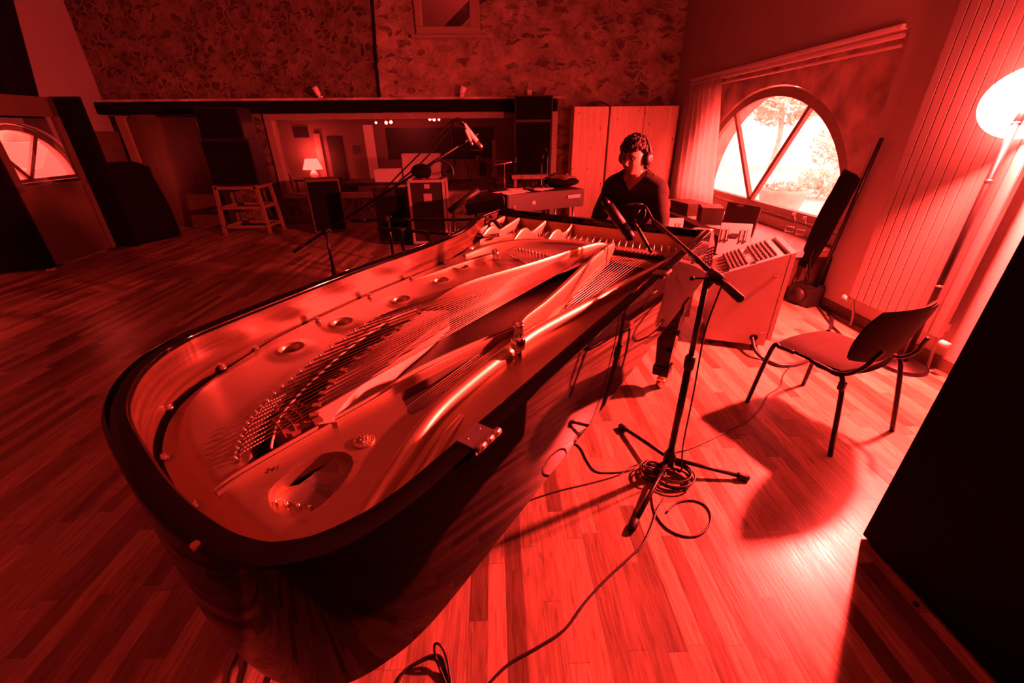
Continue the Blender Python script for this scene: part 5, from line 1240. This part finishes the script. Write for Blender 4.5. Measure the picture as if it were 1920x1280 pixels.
# head: a shaped ellipsoid with brow, sockets, nose, lips, chin, ears; local -Y is the face
def head_bm():
    h = bmesh.new(); bmesh.ops.create_uvsphere(h, u_segments=64, v_segments=48, radius=1)
    for v in h.verts:
        x, y, z = v.co
        X, Y, Z = x*.084, y*.102, z*.118
        front = max(0, -y)
        if z < 0: X *= 1-.30*(-z)**1.6; Y = Y*(1-.12*(-z)) if y > 0 else Y
        if y > 0 and z < -.2: Y *= 1-.35*(-z-.2)                     # nape
        G = lambda cx, cz, sx, sz: math.exp(-((X-cx)/sx)**2-((Z-cz)/sz)**2)
        d = 0
        if y < 0:
            d -= .018*G(0, -.012, .012, .020) + .016*G(0, -.026, .013, .011) + .005*G(.012, -.030, .006, .006) + .005*G(-.012, -.030, .006, .006)   # nose and wings
            d -= .006*G(0, .032, .040, .010)                                                   # brow
            d += .013*(G(.031, .012, .016, .012)+G(-.031, .012, .016, .012))                   # sockets
            d -= .006*(G(.031, .010, .010, .007)+G(-.031, .010, .010, .007))                   # lids
            d -= .007*(G(.045, -.018, .018, .018)+G(-.045, -.018, .018, .018))                 # cheekbones
            d -= .008*G(0, -.053, .020, .006) + .007*G(0, -.066, .017, .006); d += .006*G(0, -.0595, .024, .0025)
            d += .004*G(0, -.078, .02, .006); d -= .012*G(0, -.096, .022, .014)                # chin
        v.co = Vector((X, Y+d*front**.3 if y < 0 else Y, Z))
    for s in (-1, 1):                                                                          # ears
        e = bmesh.new(); bmesh.ops.create_uvsphere(e, u_segments=16, v_segments=12, radius=1)
        for v in e.verts: v.co = Vector((s*.086+v.co.x*.010+s*.006*max(0, v.co.y), .012+v.co.y*.018, -.004+v.co.z*.032))
        me = bpy.data.meshes.new('t'); e.to_mesh(me); e.free(); h.from_mesh(me); bpy.data.meshes.remove(me)
    return h
zq = Vector((0, -1, 0)).rotation_difference(Vector((PF.x, PF.y, 0)).normalized()).to_matrix()
tilt = Matrix.Rotation(math.asin(-PF.z), 3, 'X')
HR = (zq @ tilt).to_4x4(); HM = Matrix.Translation(HC_) @ HR
h = head_bm(); me = bpy.data.meshes.new('t'); h.to_mesh(me); h.free(); to_bm(bm, me, HM)
# hands: palm and five separate curled fingers
def hand(w, fw, side, tip_z):
    f = (fw).normalized(); s = left*side; N = []; E = []
    pc = w+f*.045-up*.006
    N += [(w, (.024, .018)), (pc, (.036, .015)), (w+f*.085-up*.010, (.038, .013))]; E += [(0, 1), (1, 2)]
    for i, (o, L) in enumerate(((-.030, .062), (-.010, .074), (.010, .078), (.029, .068))):     # little .. index, index on the thumb side
        a = w+f*.088+s*o-up*.012; b0 = len(N)
        N += [(a, .0095), (a+f*L*.45+up*.008, .0090), (a+f*L*.80-up*.012, .0082), (a+f*L*.95-up*.034, .0072)]; E += [(2, b0), (b0, b0+1), (b0+1, b0+2), (b0+2, b0+3)]
    b0 = len(N); N += [(w+f*.03+s*.032-up*.010, .0125), (w+f*.062+s*.052-up*.018, .0105), (w+f*.088+s*.058-up*.034, .0088)]; E += [(1, b0), (b0, b0+1), (b0+1, b0+2)]
    return skin_mesh(N, E)
to_bm(bm, hand(wl, fwd, -1, kz), None); to_bm(bm, hand(wr, fwd, 1, kz), None)
bme = remesh(bm, .0042, 5, .45)
bm = bmesh.new(); bm.from_mesh(bme); seen = set(); isl = []
for v in bm.verts:                                       # keep the outer skin only, not the closed pockets inside
    if v in seen: continue
    st_ = [v]; seen.add(v); cur = []
    while st_:
        q = st_.pop(); cur.append(q)
        for e_ in q.link_edges:
            w_ = e_.other_vert(q)
            if w_ not in seen: seen.add(w_); st_.append(w_)
    isl.append(cur)
isl.sort(key=len)
print('body islands', [len(i) for i in isl])
bmesh.ops.delete(bm, geom=[v for i in isl[:-1] for v in i], context='VERTS'); bm.to_mesh(bme); bm.free()
bme.name = 'body'; bme.materials.clear(); bme.materials.append(M_skin)
put('body', bme, root)
# sweater: torso and sleeves, v-neck cut open
N, E = body_nodes(.020)
keep = [0, 1, 2, 3, 4, 6, 7, 8, 9, 10, 11, 12, 13, 14, 15]; mp_ = {k: i for i, k in enumerate(keep)}
NN = [N[k] for k in keep]; EE = [(mp_[a], mp_[b]) for a, b in E if a in mp_ and b in mp_]
NN[mp_[0]] = (NN[0][0]+up*.02, (.175, .135)); NN[mp_[4]] = (Vector(NN[mp_[4]][0])-up*.022, (.086, .078))
for k in (10, 15): NN[mp_[k]] = (N[k][0]-fwd*(-.0)+ (N[k-1][0]-N[k][0]).normalized()*.02, .036)
bm = bmesh.new(); to_bm(bm, skin_mesh(NN, EE)); shoulders(bm, .020); sme = remesh(bm, .0065, 6, .5)
vb = neck0+fwd*.09-up*.115
bm = bmesh.new(); bm.from_mesh(sme)
for v in bm.verts:                                                       # folds
    q = v.co; v.co += v.normal*(.004*math.sin(38*(q-pel).dot(up)+22*(q-pel).dot(left)+3*math.sin(14*q.z))*(.4+.6*abs(math.sin(9*q.x+5*q.y))))
def cut(v):
    r = v.co-neck0; l, f_, u_ = r.dot(left), r.dot(fwd), r.dot(up)
    rad = math.hypot(l, f_)
    if u_ > .020 and rad < .088: return True
    if u_ > .055: return True
    return f_ > .0 and u_ > -.080+1.15*abs(l) and abs(l) < .085
bmesh.ops.delete(bm, geom=[v for v in bm.verts if cut(v)], context='VERTS')
bm.to_mesh(sme); bm.free(); sme.name = 'sweater'; sme.materials.clear(); sme.materials.append(M_sweater)
swo = put('sweater', sme, root); swo.modifiers.new('thickness', 'SOLIDIFY').thickness = .006
# trousers and shoes
N, E = body_nodes(.014); keep = [0, 16, 17, 18, 19, 21, 22, 23, 24]; mp_ = {k: i for i, k in enumerate(keep)}
NN = [N[k] for k in keep]; EE = [(mp_[a], mp_[b]) for a, b in E if a in mp_ and b in mp_]
bm = bmesh.new(); to_bm(bm, skin_mesh(NN, EE)); tme = remesh(bm, .009, 5, .5); tme.name = 'trousers'; tme.materials.clear(); tme.materials.append(M_jeans); put('trousers', tme, root)
for a in (al, ar):
    b = MB(); c = Vector((a.x, a.y, 0))+fwd*.07; R3 = Matrix((left, fwd, up)).transposed()
    b.ball(c+up*.045, (.048, .135, .046), 10, R3).ball(c-fwd*.06+up*.07, (.042, .055, .06), 8, R3); part('shoe', b, M_case, root)
# eyes, brows, hair
b = MB()
for s in (-1, 1): b.ball(HM @ Vector((s*.031, -.086, .011)), .0115, 8)
part('eyes', b, M_eye_shaded, root)
b = MB()
for s in (-1, 1): b.tube([HM @ Vector((s*.014, -.103, .030)), HM @ Vector((s*.030, -.102, .036)), HM @ Vector((s*.050, -.086, .031))], [.003, .0045, .002], 6)
part('eyebrows', b, M_hair, root)
hb = bmesh.new(); bmesh.ops.create_icosphere(hb, subdivisions=6, radius=1)
for v in hb.verts:
    x, y, z = v.co; d = v.co.normalized()
    k = 1.0+.10*noise.noise(d*7)+.09*noise.noise(d*16)+.05*noise.noise(d*34)
    v.co = Vector((x*.094*k, y*.113*k+.006, z*.131*k+.010))
def bald(v):
    x, y, z = v.co
    line = .058 if y < -.03 else .058-(y+.03)*1.7
    if y > .045: line = -.075
    return z < line+.006*math.sin(90*x)
bmesh.ops.delete(hb, geom=[v for v in hb.verts if bald(v)], context='VERTS')
hme = bpy.data.meshes.new('hair'); hb.to_mesh(hme); hb.free(); hme.transform(HM); hme.materials.append(M_hair)
for p in hme.polygons: p.use_smooth = True
hair = put('hair', hme, root); hair.modifiers.new('thickness', 'SOLIDIFY').thickness = -.014
# headphones
t = thing('headphones', 'black closed headphones worn over the ears of the seated person', 'headphones', HM @ Vector((0, 0, -.05)))
arc = [HM @ Vector((.112*math.cos(a), .012, .020+.133*math.sin(a))) for a in [PI*k/16 for k in range(17)]]
part('headband', MB().tube(arc, .0085, 10), M_case, t)
for s in (-1, 1):
    c = HM @ Vector((s*.098, .012, -.004)); axs = (HR.to_3x3() @ Vector((s, 0, 0)))
    cupo = part('ear_cup', MB().lathe([(.030, -.016), (.041, -.010), (.043, .006), (.036, .018), (.020, .024), (.0, .025)], c, axis=axs, n=24), M_case, t)
    part('cushion', MB().tube([c-axs*.010+(HR.to_3x3() @ Vector((0, .033*math.cos(a), .038*math.sin(a)))) for a in [2*PI*k/20 for k in range(20)]], .011, 8, closed=True), M_rubber, cupo)
    part('yoke', MB().tube([HM @ Vector((s*.112, .012, .030)), HM @ Vector((s*.122, .012, .012)), HM @ Vector((s*.123, .012, -.010))], .004, 6), M_nickel, cupo)
pc0 = HM @ Vector((.092, .012, -.05))
part('lead', MB().tube(bez([pc0, pc0+Vector((.02, 0, -.03)), pc0+Vector((.07, -.01, -.07)), pc0+Vector((.115, .02, -.125)), pc0+Vector((.13, .05, -.25)), pc0+Vector((.14, .06, -.5))], 6), .0028, 6), M_cable, t)
# bench
BC = pel-fwd*.02; A_ = math.atan2(left.y, left.x)
t = thing('piano_bench', 'black padded piano bench under the seated person', 'bench', (BC.x, BC.y, 0), A_)
part('seat', MB().bx(-.27, .15, -.18, .18, .40, .452, .02), M_vinyl, t, world=False); part('apron', MB().bx(-.25, .13, -.165, .165, .33, .40, .004), M_black, t, world=False)
for x in (-.23, .11):
    for y in (-.14, .14): part('leg', MB().tube([(x, y, 0), (x, y, .34)], [.018, .028], 8), M_black, t, world=False)
